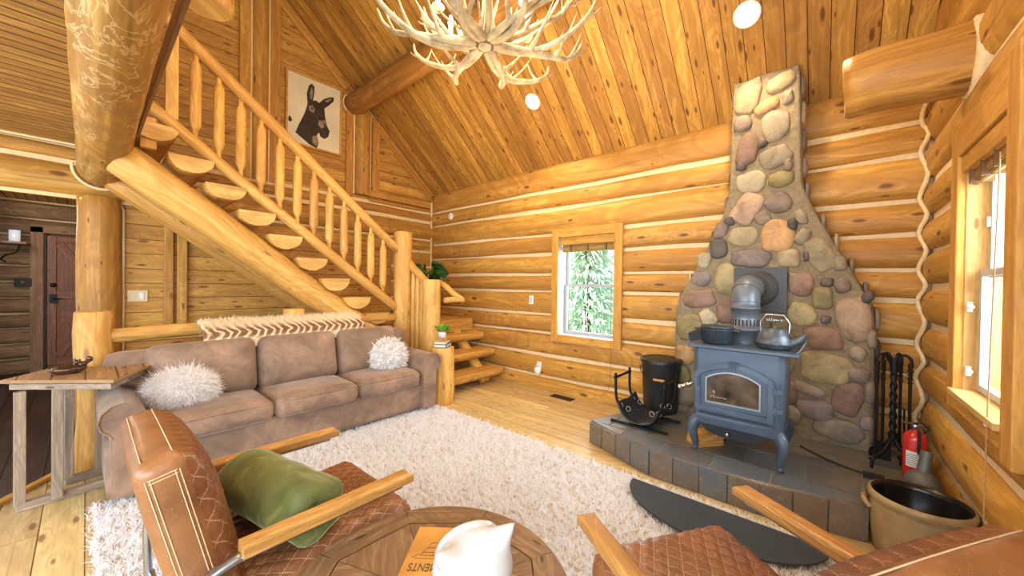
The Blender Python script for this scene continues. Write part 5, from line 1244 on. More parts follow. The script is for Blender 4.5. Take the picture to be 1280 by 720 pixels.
g = G(); g.tube(smoothp([(kx+.07, ky-.03, ZT+.03), (kx+.13, ky-.05, ZT+.055), (kx+.175, ky-.055, ZT+.10)], 5), [.03, .028, .026, .024, .022, .02, .018, .016, .015, .014, .013], 12); g.build('spout', M['kettlem'], kt)
g = G(); g.ell((kx, ky, ZT+.122), (.012, .012, .008), nu=10, nv=6); g.build('lid_knob', M['kettlem'], kt)
g = G(); hp_ = [(kx-.08, ky, ZT+.09), (kx-.085, ky, ZT+.15), (kx-.05, ky, ZT+.195), (kx+.05, ky, ZT+.195), (kx+.085, ky, ZT+.15), (kx+.08, ky, ZT+.09)]; g.tube(hp_, .005, 6); hd = g.build('bail_handle', M['steel'], kt)
g = G(); hl = [(kx-.05+.1*i/60+.0, ky+.010*math.cos(i*PI/4), ZT+.198+.010*math.sin(i*PI/4)) for i in range(61)]; g.tube(hl, .004, 5); g.build('coil_grip', M['steel'], hd)
for o in kt.children: o.data.transform(Matrix.Diagonal((1, 1, 1.22, 1)))
# wood blocks under the stove
for k, (x, y, z, rz, lb) in enumerate(((-.705, 3.19, HZ+.025, .25, 'lower sawn pine block under the stove'), (-.70, 3.19, HZ+.074, .30, 'upper sawn pine block stacked under the stove'))):
    g = G(); g.box((x, y, z), (.14, .22, .046), rz=rz-.9); tag(g.build('wood_block', M['pole'], loc=(x, y, z), bevel=.003), lb, 'wood block', 'pine blocks under the stove')
# ---- log sling holder
lh = thing('firewood_holder', 'black iron firewood holder with a leather sling, beside the lidded ash bucket', 'firewood holder', (-1.22, 3.32, HZ))
def hoop(y, name='hoop'):
    g = G(); pts = smoothp([(-1.445, y, .64), (-1.44, y, .45), (-1.415, y, .37), (-1.33, y, .262), (-1.23, y, .225), (-1.12, y, .25), (-1.05, y, .36), (-1.02, y, .45), (-1.01, y, .64)], 5)
    g.tube(pts, .013, 8); return g.build('hoop', M['iron'], lh)
hoop(3.16); hoop(3.47)
for x in (-1.445, -1.01): g = G(); g.tube([(x, 3.14, .60), (x, 3.49, .60)], .012, 8); g.build('handle_bar', M['iron'], lh)
for y in (3.14, 3.49): g = G(); g.box((-1.225, y, .212), (.50, .03, .016)); g.build('foot_bar', M['iron'], lh, bevel=.003)
g = G(); vs = []; a_ = np.linspace(0, 1, 22); bb = np.linspace(0, 1, 12)
pr = smoothp([(-1.41, 0, .40), (-1.35, 0, .30), (-1.23, 0, .245), (-1.11, 0, .28), (-1.045, 0, .40)], 6)
for p in pr:
    for t in bb: y = lerp(3.10, 3.53, t); vs.append((p.x+.012*n3(p.x*9, y*7, 2), y, p.z+.018*n3(p.x*8, y*9, 6)-.02*math.sin(PI*t)))
nb = len(bb); g.add(vs, [(i*nb+j, (i+1)*nb+j, (i+1)*nb+j+1, i*nb+j+1) for i in range(len(pr)-1) for j in range(nb-1)])
M['blackleather'] = plain('black_leather', (.030, .033, .04), .38, nscale=18, namt=.5, bmp=.3)
o = g.build('sling', M['blackleather'], lh); o.modifiers.new('t', 'SOLIDIFY').thickness = .008
g = G()
for y in (3.18, 3.45):
    for x in (-1.40, -1.33, -1.12, -1.06): g.tube([(x+.02*math.cos(a), y, .335+abs(x+1.23)*.25-.03+.022*math.sin(a)) for a in np.linspace(0, 2*PI, 10)], .004, 5)
g.build('lacing', plain('lacing_cord', (.30, .25, .19), .7), lh)
# ---- lidded ash bucket
bx, by = -1.235, 3.74
ab = thing('ash_bucket', 'black lidded metal ash bucket standing at the hearth end near the wall', 'bucket', (bx, by, HZ))
M['bucket'] = plain('black_bucket_paint', (.022, .022, .024), .45, nscale=9, namt=.6, bmp=.1)
g = G(); g.lathe([(0, HZ+.002), (.155, HZ+.002), (.16, HZ+.02), (.182, HZ+.49), (.186, HZ+.50)], 32, Matrix.Translation((bx, by, 0))); g.build('bucket_body', M['bucket'], ab)
g = G(); g.lathe([(.195, HZ+.485), (.198, HZ+.515), (.18, HZ+.525), (.17, HZ+.52), (.13, HZ+.53), (.12, HZ+.524), (.06, HZ+.532), (0, HZ+.535)], 32, Matrix.Translation((bx, by, 0))); g.build('lid', M['bucket'], ab)
g = G(); g.tube(smoothp([(bx+.188, by, HZ+.44), (bx+.17, by-.10, HZ+.36), (bx+.06, by-.205, HZ+.335), (bx-.06, by-.20, HZ+.36), (bx-.17, by-.10, HZ+.40), (bx-.188, by, HZ+.44)], 6), .004, 6); bl = g.build('bail', M['iron'], ab)
g = G(); g.tube([(bx+.10, by-.19, HZ+.34), (bx+.0, by-.212, HZ+.345)], .013, 10); g.build('wood_grip', M['casing'], bl)
# ---- fire tools
fx, fy = .37, 3.66
ft = thing('fireplace_tool_set', 'twisted black iron fireplace tool set in the corner by the log wall', 'fireplace tools', (fx, fy, HZ))
g = G(); 
def tw(i, a): return 1+.28*math.cos(2*a+i*.9)
zs = np.linspace(.42, .86, 46); g.tube([(fx, fy, z) for z in zs], .017, 12, fn=tw)
g.tube([(fx, fy, .36), (fx, fy, .44)], [.022, .024], 12); g.tube([(fx, fy, .86), (fx, fy, .96)], [.022, .026], 8)
for a in (2.2, 4.0, 5.6, .5): g.tube(smoothp([(fx, fy, .42), (fx+.05*math.cos(a), fy+.05*math.sin(a), .34), (fx+.10*math.cos(a), fy+.10*math.sin(a), .30), (fx+.16*math.cos(a), fy+.16*math.sin(a), .26), (fx+.17*math.cos(a), fy+.17*math.sin(a), .205)], 4), .010, 8)
g.build('stand', M['iron'], ft)
for k, (ox, oy, nm) in enumerate(((-.085, -.02, 'poker'), (.075, -.02, 'brush'), (-.045, .07, 'shovel'), (.04, .07, 'tongs'))):
    g = G(); x, y = fx+ox, fy+oy
    g.tube(smoothp([(fx+ox*.25, fy+oy*.25, .93), (fx+ox*.55, fy+oy*.55, .985), (x, y, .965), (x+ox*.1, y, .91)], 4), .009, 8)
    g.tube([(x, y, .93), (x, y, .86), (x, y, .30)], [.013, .009, .008], 8)
    for z in (.80, .83, .855, .88): g.ell((x, y, z), (.014, .014, .009), nu=10, nv=6)
    if nm == 'shovel': g.box((x, y-.01, .28), (.09, .012, .13))
    elif nm == 'brush': g.lathe([(.01, .34), (.03, .33), (.045, .235), (0, .23)], 14, Matrix.Translation((x, y, 0)))
    elif nm == 'tongs': g.tube([(x+.02, y, .60), (x+.025, y, .26)], .006, 8); g.ell((x+.012, y, .25), (.022, .012, .022), nu=10, nv=8)
    else: g.tube(smoothp([(x, y, .31), (x-.005, y, .25), (x-.03, y-.02, .235)], 4), .008, 8)
    g.build(nm, M['iron'], ft)
# power cord on the hearth
g = G(); g.tube(smoothp([(-.13, 3.62, HZ+.010), (-.03, 3.52, HZ+.008), (.10, 3.42, HZ+.008), (.2, 3.38, HZ+.008), (.245, 3.35, HZ+.01)], 6), .007, 8); g.box((.255, 3.35, HZ+.014), (.10, .06, .022)); tag(g.build('power_cord', M['black'], loc=(0, 3.45, HZ)), 'black cord running across the slate tiles towards the fire tools', 'cord')
# ---- extinguisher
ex, ey = .455, 3.50
fe = thing('fire_extinguisher', 'red fire extinguisher with white label against the log wall', 'fire extinguisher', (ex, ey, HZ))
g = G(); g.lathe([(0, HZ+.002), (.052, HZ+.002), (.056, HZ+.012), (.056, HZ+.27), (.048, HZ+.30), (.028, HZ+.318), (.02, HZ+.33), (0, HZ+.33)], 26, Matrix.Translation((ex, ey, 0))); g.build('cylinder_body', plain('red_paint', (.62, .025, .02), .25, coat=.4), fe)
g = G(); a0 = math.atan2(-ey, -ex); g.lathe([(.0568, HZ+.10), (.0568, HZ+.20)], 14, Matrix.Translation((ex, ey, 0)) @ Matrix.Rotation(a0-.75, 4, 'Z'), arc=1.15); lb_ = g.build('label', M['white'], fe)
g = G()
for q in range(6): g.lathe([(.0572, HZ+.112+q*.013), (.0572, HZ+.115+q*.013)], 10, Matrix.Translation((ex, ey, 0)) @ Matrix.Rotation(a0-.68, 4, 'Z'), arc=1.0)
g.build('label_print', M['darkink'], lb_)
g = G(); g.lathe([(0, HZ+.325), (.02, HZ+.325), (.022, HZ+.36), (.014, HZ+.375), (0, HZ+.378)], 14, Matrix.Translation((ex, ey, 0))); g.tube([(ex-.06, ey-.04, HZ+.378), (ex, ey, HZ+.365), (ex+.03, ey, HZ+.365)], .007, 6); g.build('valve', M['steel'], fe)
g = G(); g.tube(smoothp([(ex-.01, ey-.02, HZ+.37), (ex+.02, ey-.03, HZ+.385), (ex+.055, ey-.03, HZ+.35), (ex+.03, ey-.045, HZ+.33)], 4), .005, 6); g.build('squeeze_lever', M['black'], fe)
g = G(); pts = [V((ex+.058*math.cos(a0+.3), ey+.058*math.sin(a0+.3), z)) for z in np.linspace(HZ+.19, HZ+.34, 6)]; g.tube(pts, .008, 8); g.build('hose', M['black'], fe)
# ---- grey metal scoop/jug
jx, jy = .455, 3.245
jg = thing('grey_metal_flask', 'dull grey metal flask with a slanted neck behind the stoneware crock', 'flask', (jx, jy, HZ))
M['greymetal'] = plain('dull_grey_metal', (.17, .165, .15), .5, .3, nscale=12, namt=.25)
g = G(); g.lathe([(0, HZ+.002), (.09, HZ+.002), (.10, HZ+.03), (.098, HZ+.09), (.08, HZ+.13), (.04, HZ+.155), (0, HZ+.16)], 28, Matrix.Translation((jx, jy, 0)) @ Matrix.Diagonal((.8, 1, 1, 1))); g.build('flask_body', M['greymetal'], jg)
g = G(); g.tube([(jx-.0, jy+.0, HZ+.10), (jx+.012, jy+.02, HZ+.20), (jx+.02, jy+.03, HZ+.27)], [.036, .028, .027], 16); g.build('neck', M['greymetal'], jg)
# ---- stoneware crock
cx_, cy_ = .395, 2.885
ck = thing('stoneware_crock', 'large tan stoneware crock with dark inside standing by the hearth', 'crock', (cx_, cy_, 0))
M['crock'] = plain('tan_salt_glaze', (.42, .31, .155), .38, nscale=9, namt=.4, bmp=.1, c2=(.29, .20, .09), coat=.2); M['crockin'] = plain('dark_brown_glaze', (.012, .009, .007), .25)
g = G(); g.lathe([(0, .002), (.165, .002), (.175, .01), (.186, .15), (.188, .27), (.186, .285), (.196, .292), (.200, .31), (.198, .325), (.186, .332)], 44, Matrix.Translation((cx_, cy_, 0))); g.build('crock_body', M['crock'], ck)
g = G(); g.lathe([(.186, .332), (.176, .328), (.168, .30), (.166, .03), (0, .025)], 44, Matrix.Translation((cx_, cy_, 0))); g.build('crock_inside', M['crockin'], ck)
g = G()
for a in (-.14, -.14+PI):
    p = V((cx_, cy_, 0)); t = V((-math.sin(a), math.cos(a), 0)); o_ = V((math.cos(a), math.sin(a), 0)); g.tube(smoothp([p+o_*.18-t*.055+V((0, 0, .22)), p+o_*.205-t*.04+V((0, 0, .245)), p+o_*.213+V((0, 0, .25)), p+o_*.205+t*.04+V((0, 0, .245)), p+o_*.18+t*.055+V((0, 0, .22))], 4), .014, 8)
g.build('ear_handle', M['crock'], ck)
# wooden box in front of the crock
wbx = thing('wooden_box', 'brown wooden box with a brass catch between the crock and the armchair', 'box', (.42, 2.47, 0))
Mx = Matrix.Translation((.42, 2.47, 0)) @ Matrix.Rotation(math.radians(-12), 4, 'Z')
M['boxwood'] = wood('reddish_box_wood', (.27, .12, .045), (.17, .065, .022), (.05, .02, .01), knots=.1, gs=1.6, var=.1, rough=.45)
g = G(); g.box((0, 0, .0825), (.22, .16, .165), Mx); g.build('box_body', M['boxwood'], wbx, bevel=.004)
g = G(); g.box((0, 0, .18), (.23, .17, .03), Mx); g.build('lid', M['boxwood'], wbx, bevel=.004)
g = G(); g.box((.02, -.086, .165), (.03, .008, .035), Mx); g.build('brass_catch', plain('brass', (.55, .36, .12), .3, 1.0), wbx)
# ---- hearth mat
g = G(); P = [(-1.025, 2.55)]+[(-.49+.535*math.cos(a), 2.55+.375*math.sin(a)) for a in np.linspace(PI, 2*PI, 30)]+[(.045, 2.55)]
g.prism([(x, y) for x, y in P], .012, Matrix.Translation((0, 0, .052))); M['mat'] = plain('charcoal_mat', (.030, .037, .048), .7, nscale=7, namt=.3, bmp=.08)
tag(g.build('hearth_mat', M['mat'], loc=(-.5, 2.6, .05), bevel=.003), 'charcoal half-moon hearth mat on the rug before the stove', 'mat')
# ================================================================== ANTLER CHANDELIER
hx_, hy_, hz_ = -1.436, 1.417, 2.76
m, nt, b = new_mat('antler_bone'); tc = N(nt, 'TexCoord'); nz = N(nt, 'TexNoise', Scale=13.0, Detail=5.0, Roughness=.65); L(nt, tc.outputs['Object'], nz.inputs['Vector'])
L(nt, ramp(nt, nz.outputs[0], [(.3, (.22, .15, .08)), (.5, (.42, .32, .19)), (.7, (.60, .49, .33))]), b.inputs['Base Color']); b.inputs['Roughness'].default_value = .45; bump(nt, b, nz.outputs[0], .25, .01); M['antler'] = m
M['burr'] = plain('antler_burr', (.14, .08, .045), .7, nscale=60, namt=.5, bmp=.5)
chd = thing('antler_chandelier', 'pale antler chandelier with candle bulbs hanging under the plank ceiling', 'chandelier', (hx_, hy_, hz_))
def antler(az, el, scale, seed, flip):
    """main beam sweeps out and up; tines rise from it"""
    r = random.Random(seed); g = G()
    ca, sa = math.cos(az), math.sin(az); out = V((ca, sa, 0)); side = V((-sa, ca, 0))*flip; up = V((0, 0, 1)); o = V((hx_, hy_, hz_))
    def P(d, s, u): return o+out*(d*scale)+side*(s*scale)+up*(u*scale+.0)
    sw = r.uniform(.05, .10); lift = el
    ctl = [P(.03, 0, -.00), P(.12, .015, -.03+lift*.2), P(.24, .05, -.045+lift*.5), P(.36, .10+sw*.3, -.03+lift*.9), P(.46, .16+sw, .015+lift*1.2), P(.525, .20+sw*1.4, .085+lift*1.4), P(.565, .20+sw*1.6, .17+lift*1.5)]
    pts = smoothp(ctl, 5); k = len(pts)
    rs = [lerp(.026, .007, (i/(k-1))**1.2)*scale*(1+.08*n3(i*.6, seed, 1)) for i in range(k)]; rs[-1] = .002
    g.tube(pts, rs, 10, fn=lambda i, a: 1+.12*n3(math.cos(a)*2, math.sin(a)*2+i*.2, seed))
    def tine(i, d, ln, bend):
        p = pts[i]; d = V(d).normalized(); q = [p, p+d*ln*.35+bend*ln*.02, p+d*ln*.7+bend*ln*.12, p+d*ln+bend*ln*.32]
        tp = smoothp(q, 4); n = len(tp); g.tube(tp, [lerp(rs[i]*.8, .0022, (j/(n-1))**.9) for j in range(n)], 8)
    tine(4, out*.5-side*.3+up*.75, r.uniform(.12, .17)*scale, up)
    tine(10, out*.55-side*.45+up*.55, r.uniform(.18, .25)*scale, up)
    tine(16, out*.6-side*.5+up*.5, r.uniform(.18, .26)*scale, up*1.2)
    tine(21, out*.5-side*.35+up*.6, r.uniform(.12, .18)*scale, up)
    if r.random() < .7: tine(24, out*.8+side*.4+up*.3, r.uniform(.08, .12)*scale, up)
    a_ = g.build('antler', M['antler'], chd)
    b_ = G(); b_.tube([P(.022, 0, 0), P(.045, .002, -.003), P(.062, .003, -.005)], [.028*scale, .033*scale, .024*scale], 12, fn=lambda i, a: 1+.12*math.sin(a*9)); b_.build('burr', M['burr'], a_)
for i in range(12): antler(2*PI*i/12+.1, .03*(i % 3)-.02, 0.94+.05*((i*5) % 3-1), 11+i, 1 if i % 2 else -1)
for i in range(6): antler(2*PI*i/6+.55, .22+.03*(i % 2), .86, 51+i, -1 if i % 2 else 1)
g = G(); g.lathe([(0, hz_-.045), (.022, hz_-.045), (.04, hz_-.03), (.046, hz_), (.04, hz_+.05), (.02, hz_+.08), (.012, hz_+.5), (.012, hz_+.62)], 20, Matrix.Translation((hx_, hy_, 0)), fn=lambda a, z: 1+.04*math.sin(6*a)); g.build('hub', M['antler'], chd)
g = G(); 
for i in range(16):
    z = hz_+.62+i*.085; tq = [(hx_+.016*math.cos(t)*(1 if i % 2 else 0), hy_+.016*math.cos(t)*(0 if i % 2 else 1), z+.05*math.sin(t)) for t in np.linspace(0, 2*PI, 12, endpoint=False)]
    g.tube(tq, .005, 5, closed=True, cap=False)
g.build('hanging_chain', M['iron'], chd)
M['candle'] = plain('ivory_candle_sleeve', (.80, .70, .52), .5, emit=(1, .7, .35), es=.3); M['bulb'] = plain('glowing_bulb', (1, .9, .7), .3, emit=(1, .80, .50), es=45)
LAMPS = []
for i in range(6):
    a = 2*PI*i/6+.1; r_ = .26; x, y, z = hx_+r_*math.cos(a), hy_+r_*math.sin(a), hz_+.10
    g = G(); g.lathe([(0, z-.02), (.02, z-.02), (.034, z), (.030, z+.006), (.012, z+.004), (.012, z+.075), (0, z+.075)], 14, Matrix.Translation((x, y, 0))); cd = g.build('candle_holder', M['candle'], chd)
    g = G(); g.tube(smoothp([(hx_+.02*math.cos(a), hy_+.02*math.sin(a), hz_+.03), (hx_+.15*math.cos(a), hy_+.15*math.sin(a), hz_+.03), (x, y, z-.015)], 4), .006, 6); g.build('arm', M['antler'], cd)
    g = G(); g.lathe([(0, z+.075), (.010, z+.078), (.016, z+.10), (.014, z+.12), (.005, z+.145), (0, z+.15)], 12, Matrix.Translation((x, y, 0))); g.build('bulb', M['bulb'], cd)
    LAMPS.append((x, y, z+.17))

# ================================================================== LIGHT FITTINGS, PICTURE, SMALL WALL THINGS
M['lens'] = plain('lit_lens', (1, .95, .85), .4, emit=(1, .88, .66), es=22)
slope_a = math.atan(SL); nrm = V((0, -math.sin(slope_a), -math.cos(slope_a)))
DL = [(-.517, 3.475), (-2.703, 3.486)]
for k, (x, y) in enumerate(DL):
    p = V((x, y, zroof(y)))+nrm*.002
    t = thing('recessed_light', ('lit round recessed ceiling light over the stone chimney', 'lit round recessed ceiling light above the small window')[k], 'ceiling light', p, 0, 'recessed ceiling lights')
    Mx = Matrix.Translation(p) @ nrm.to_track_quat('Z', 'Y').to_matrix().to_4x4()
    g = G(); g.lathe([(.078, -.002), (.098, -.002), (.10, .006), (.09, .014), (.076, .010)], 32, Mx); g.build('trim_ring', M['white'], t)
    g = G(); g.lathe([(0, .008), (.077, .008)], 32, Mx); g.build('lens', M['lens'], t)
# framed donkey picture on the gable wall
pc = thing('donkey_picture', 'framed sepia donkey photograph on the plank gable wall above the stairs', 'picture', (XL+.03, 2.09, 3.79))
PY0, PY1, PZ0, PZ1 = 1.742, 2.43, 3.32, 4.252; xf = XL+.045
g = G()
for c, d in (((XL+.035, 2.086, PZ1+.012), (.05, .74, .024)), ((XL+.035, 2.086, PZ0-.012), (.05, .74, .024)), ((XL+.035, PY0-.012, 3.786), (.05, .024, .94)), ((XL+.035, PY1+.012, 3.786), (.05, .024, .94))): g.box(c, d)
g.build('frame', M['trim'], pc, bevel=.003)
M['print'] = plain('sepia_print_paper', (.76, .67, .50), .7, nscale=2.5, namt=.14); M['dark_sepia'] = plain('dark_sepia_print', (.055, .032, .02), .7, nscale=16, namt=.6, c2=(.02, .011, .007)); M['mid_sepia'] = plain('mid_sepia_print', (.34, .25, .17), .7, nscale=18, namt=.5)
def flat(g, pts, dx): g.add([(xf+dx, y, z) for y, z in pts], [tuple(range(len(pts)))], None, 0, False)
g = G(); flat(g, [(PY0, PZ0), (PY1, PZ0), (PY1, PZ1), (PY0, PZ1)], 0); cv = g.build('print', M['print'], pc)
DON = [(1.838, 3.475), (1.877, 3.588), (1.916, 3.682), (1.949, 3.767), (1.975, 3.857), (1.988, 3.928), (1.977, 4.052), (2.0, 4.197), (2.041, 4.248), (2.076, 4.215), (2.074, 4.091), (2.057, 3.984), (2.096, 4.003), (2.139, 3.986), (2.203, 4.064), (2.287, 4.124), (2.344, 4.139), (2.337, 4.079), (2.27, 3.995), (2.211, 3.931), (2.22, 3.835), (2.235, 3.757), (2.254, 3.688), (2.288, 3.634), (2.27, 3.548), (2.215, 3.5), (2.161, 3.516), (2.142, 3.567), (2.114, 3.528), (2.136, 3.422), (2.116, 3.335), (2.014, 3.366)]
DON = [(y, z-(.05 if z > 4.15 else .02)) for y, z in DON]
g = G(); flat(g, DON, .0015); flat(g, [(1.75, 3.62), (1.765, 3.66), (1.785, 3.64), (1.80, 3.60), (1.775, 3.575), (1.752, 3.585)], .0012); g.build('printed_donkey', M['dark_sepia'], cv)
g = G()
for q in ([(2.137, 3.716), (2.224, 3.75), (2.247, 3.68), (2.174, 3.615), (2.131, 3.646)], [(2.002, 3.87), (2.051, 3.90), (2.083, 3.855), (2.069, 3.80), (2.017, 3.81)], [(2.054, 3.47), (2.118, 3.50), (2.133, 3.42), (2.109, 3.345), (2.055, 3.38)], [(2.015, 4.05), (2.035, 4.15), (2.056, 4.11), (2.05, 4.01), (2.026, 3.96)], [(2.21, 4.02), (2.29, 4.085), (2.31, 4.08), (2.25, 4.01)]): g = G(); flat(g, q, .003); g.build('printed_highlight', M['mid_sepia'], cv)
g = G(); flat(g, [(2.03, 3.85), (2.05, 3.87), (2.065, 3.85), (2.045, 3.83)], .0045); flat(g, [(2.19, 3.57), (2.215, 3.585), (2.225, 3.565), (2.2, 3.55)], .0045); flat(g, [(2.2, 3.68), (2.225, 3.70), (2.232, 3.67), (2.21, 3.65)], .0045); g.build('printed_eye', M['dark_sepia'], cv)
# switches, outlets, detector, vent
sw = thing('switch_plate', 'cream double switch plate on the plank wall beside the big post', 'light switch', (XL+.02, .356, 1.26))
g = G(); g.box((XL+.018, .356, 1.26), (.012, .15, .118)); g.build('plate', plain('cream_plastic', (.72, .60, .36), .4), sw, bevel=.003)
g = G(); g.box((XL+.026, .385, 1.26), (.01, .034, .066)); g.build('rocker', M['white'], sw, bevel=.002)
g = G(); g.box((XL+.026, .325, 1.26), (.014, .01, .024)); g.build('toggle', M['white'], sw, bevel=.002)
def plate(name, label, cat, x, z, w, h):
    t = thing(name, label, cat, (x, YB-.005, z)); g = G(); g.box((x, YB-.004, z), (w, .012, h)); g.build('plate', M['white'], t, bevel=.003); return t
s2 = plate('light_switch', 'single white rocker switch on the log wall left of the window', 'light switch', -3.15, 1.225, .07, .118); g = G(); g.box((-3.15, YB-.013, 1.225), (.032, .008, .066)); g.build('rocker', M['vinyl'], s2, bevel=.002)
af = plate('wall_outlet', 'white outlet low on the log wall with a round air freshener plugged in', 'outlet', -2.995, .315, .07, .118)
fr_ = thing('air_freshener', 'white round plug-in air freshener in the low outlet', 'air freshener', (-2.995, YB-.04, .265)); g = G(); g.ell((-2.995, YB-.045, .262), (.055, .03, .062), nu=18, nv=12); g.build('freshener_body', M['white'], fr_); g = G(); g.ell((-2.995, YB-.06, .325), (.022, .014, .018), nu=12, nv=8); g.build('scent_cap', M['vinyl'], fr_)
dt = thing('round_detector', 'small round white detector high on the log wall near the corner', 'detector', (-4.93, YB-.01, 2.60)); g = G(); g.lathe([(0, .028), (.045, .026), (.06, .012), (.062, 0)], 24, Matrix.Translation((-4.93, YB+.002, 2.60)) @ Matrix.Rotation(PI/2, 4, 'X')); g.build('cover', M['white'], dt); g = G(); g.lathe([(0, .032), (.012, .031), (.014, .027)], 12, Matrix.Translation((-4.93, YB+.002, 2.60)) @ Matrix.Rotation(PI/2, 4, 'X')); g.build('sensor', M['vinyl'], dt)
vt = thing('floor_vent', 'dark rectangular floor vent set in the planks by the log wall', 'floor vent', (-2.53, 3.96, 0))
Mx = Matrix.Translation((-2.53, 3.965, 0)) @ Matrix.Rotation(math.radians(-2), 4, 'Z')
g = G(); g.box((0, 0, .003), (.31, .12, .006), Mx); g.build('vent_frame', M['black'], vt)
g = G()
for i in range(14):
    g.box((-.13+i*.02, 0, .0075), (.006, .09, .003), Mx)
g.build('grille', plain('bronze_grille', (.09, .05, .025), .4, .5), vt)
# coat shelf in the hall
sh = thing('wall_shelf', 'small iron bracket shelf on the hall log wall', 'shelf', (-8.9, -.72, 1.93))
g = G(); g.box((-8.85, -.70, 1.93), (.5, .30, .03)); g.build('shelf_board', M['doorwood'], sh); g = G(); g.tube(smoothp([(-8.85, -.62, 1.91), (-8.85, -.66, 1.80), (-8.85, -.74, 1.76), (-8.85, -.78, 1.70), (-8.85, -.74, 1.66)], 5), .012, 6); g.build('bracket', M['iron'], sh)
jr = thing('glass_candle', 'small lit candle glass on the hall shelf', 'candle', (-8.8, -.66, 1.945)); g = G(); g.lathe([(0, 0), (.05, 0), (.052, .17), (.047, .17), (.045, .02), (0, .02)], 18, Matrix.Translation((-8.8, -.665, 1.946))); g.build('jar', plain('pale_candle_glass', (.6, .68, .75), .15, emit=(.6, .75, 1), es=.4), jr); g = G(); g.tube([(-8.77, -.655, 1.97), (-8.77, -.655, 2.09)], .02, 10); g.build('candle_wax', plain('honey_wax', (.8, .6, .3), .5, emit=(1, .7, .3), es=.3), jr)
hb = thing('wall_box', 'dark switch box on the weathered hall logs beside the door', 'switch box', (-9.08, -.60, 1.37)); g = G(); g.box((-9.09, -.61, 1.37), (.05, .16, .13)); g.build('box_body', M['black'], hb, bevel=.006); g = G(); g.lathe([(0, .03), (.02, .028), (.025, 0)], 12, Matrix.Translation((-9.065, -.61, 1.37)) @ Matrix.Rotation(PI/2, 4, 'Y')); g.build('dial', M['halltrim'], hb)

# ---- blinds and cords
M['bamboo'] = wood('woven_bamboo', (.62, .40, .13), (.46, .27, .075), (.2, .1, .03), board=.012, knots=0, gs=2, var=.3, rough=.6, groove=.003)
bl1 = thing('window_blind', 'rolled honey-coloured shade under a wooden valance on the small window', 'window blind', (-2.3, YB+.05, 2.02), 0)
g = G(); g.box((-2.3, YB+.04, 2.02), (.77, .05, .105)); g.build('valance', M['casing'], bl1, bevel=.003)
g = G(); g.tube([(x, YB+.075, 1.925) for x in np.linspace(-2.68, -1.92, 8)], .045, 14, sq=(1.15, .5), ref=(0, 0, 1)); g.build('rolled_shade', M['bamboo'], bl1)
M['tape'] = plain('brown_tape', (.17, .08, .03), .7)
for x in (-2.55, -2.3, -2.05): g = G(); g.box((x, YB+.045, 1.925), (.022, .012, .10)); g.build('shade_tie', M['tape'], bl1)
bl2 = thing('window_blind', 'bamboo shade with dark ties rolled up in the deep window', 'window blind', (XR+.05, 2.7, 2.08))
g = G()
for q in range(3): g.box((XR-.012+q*.016, 2.63, 2.085-q*.012), (.02, .67, .085-.012*q))
g.build('valance', M['casing'], bl2, bevel=.004)
g = G(); g.tube([(XR+.030, y, 2.01) for y in np.linspace(2.30, 2.96, 8)], .036, 14, sq=(1.0, .7), ref=(0, 0, 1)); g.build('rolled_shade', M['bamboo'], bl2)
for y in (2.38, 2.55, 2.72, 2.89): g = G(); g.box((XR+.030, y, 2.01), (.078, .018, .078)); g.build('shade_tie', M['tape'], bl2)
cord = thing('blind_cord', 'thin pull cord hanging from the deep window blind past the sill', 'cord', (XR-.03, 2.36, 1.2))
g = G(); g.tube([(XR-.02, 2.42, 2.0), (XR-.045, 2.38, .95), (XR-.05, 2.37, .50)], .0025, 5); g.build('string', plain('tan_string', (.45, .27, .12), .8), cord); g = G(); g.lathe([(0, .0), (.009, .004), (.007, .03), (0, .035)], 10, Matrix.Translation((XR-.045, 2.385, .88))); g.build('cord_toggle', M['white'], cord)
cd2 = thing('blind_cord', 'thin pull cord looping down the log wall below the small window', 'cord', (-1.93, YB-.02, .5))
g = G(); g.tube(smoothp([(-1.92, YB-.045, 1.95), (-1.925, YB-.05, 1.0), (-1.93, YB-.03, .5), (-1.95, YB-.035, .20), (-2.05, YB-.05, .11), (-2.16, YB-.06, .13)], 5), .002, 5); g.build('string', plain('brown_string', (.22, .11, .04), .8), cd2)
for zc, nm in ((1.35, 'upper white cord cleat in the deep window jamb'), (1.02, 'lower white cord cleat in the deep window jamb')):
    ct_ = thing('cord_cleat', nm, 'cord cleat', (XR+.012, 2.96, zc)); g = G(); g.box((XR+.012, 2.958, zc), (.02, .02, .05)); g.build('cleat_base', M['white'], ct_, bevel=.003); g = G(); g.ell((XR+.012, 2.94, zc), (.014, .014, .012), nu=10, nv=6); g.build('cleat_knob', M['white'], ct_)

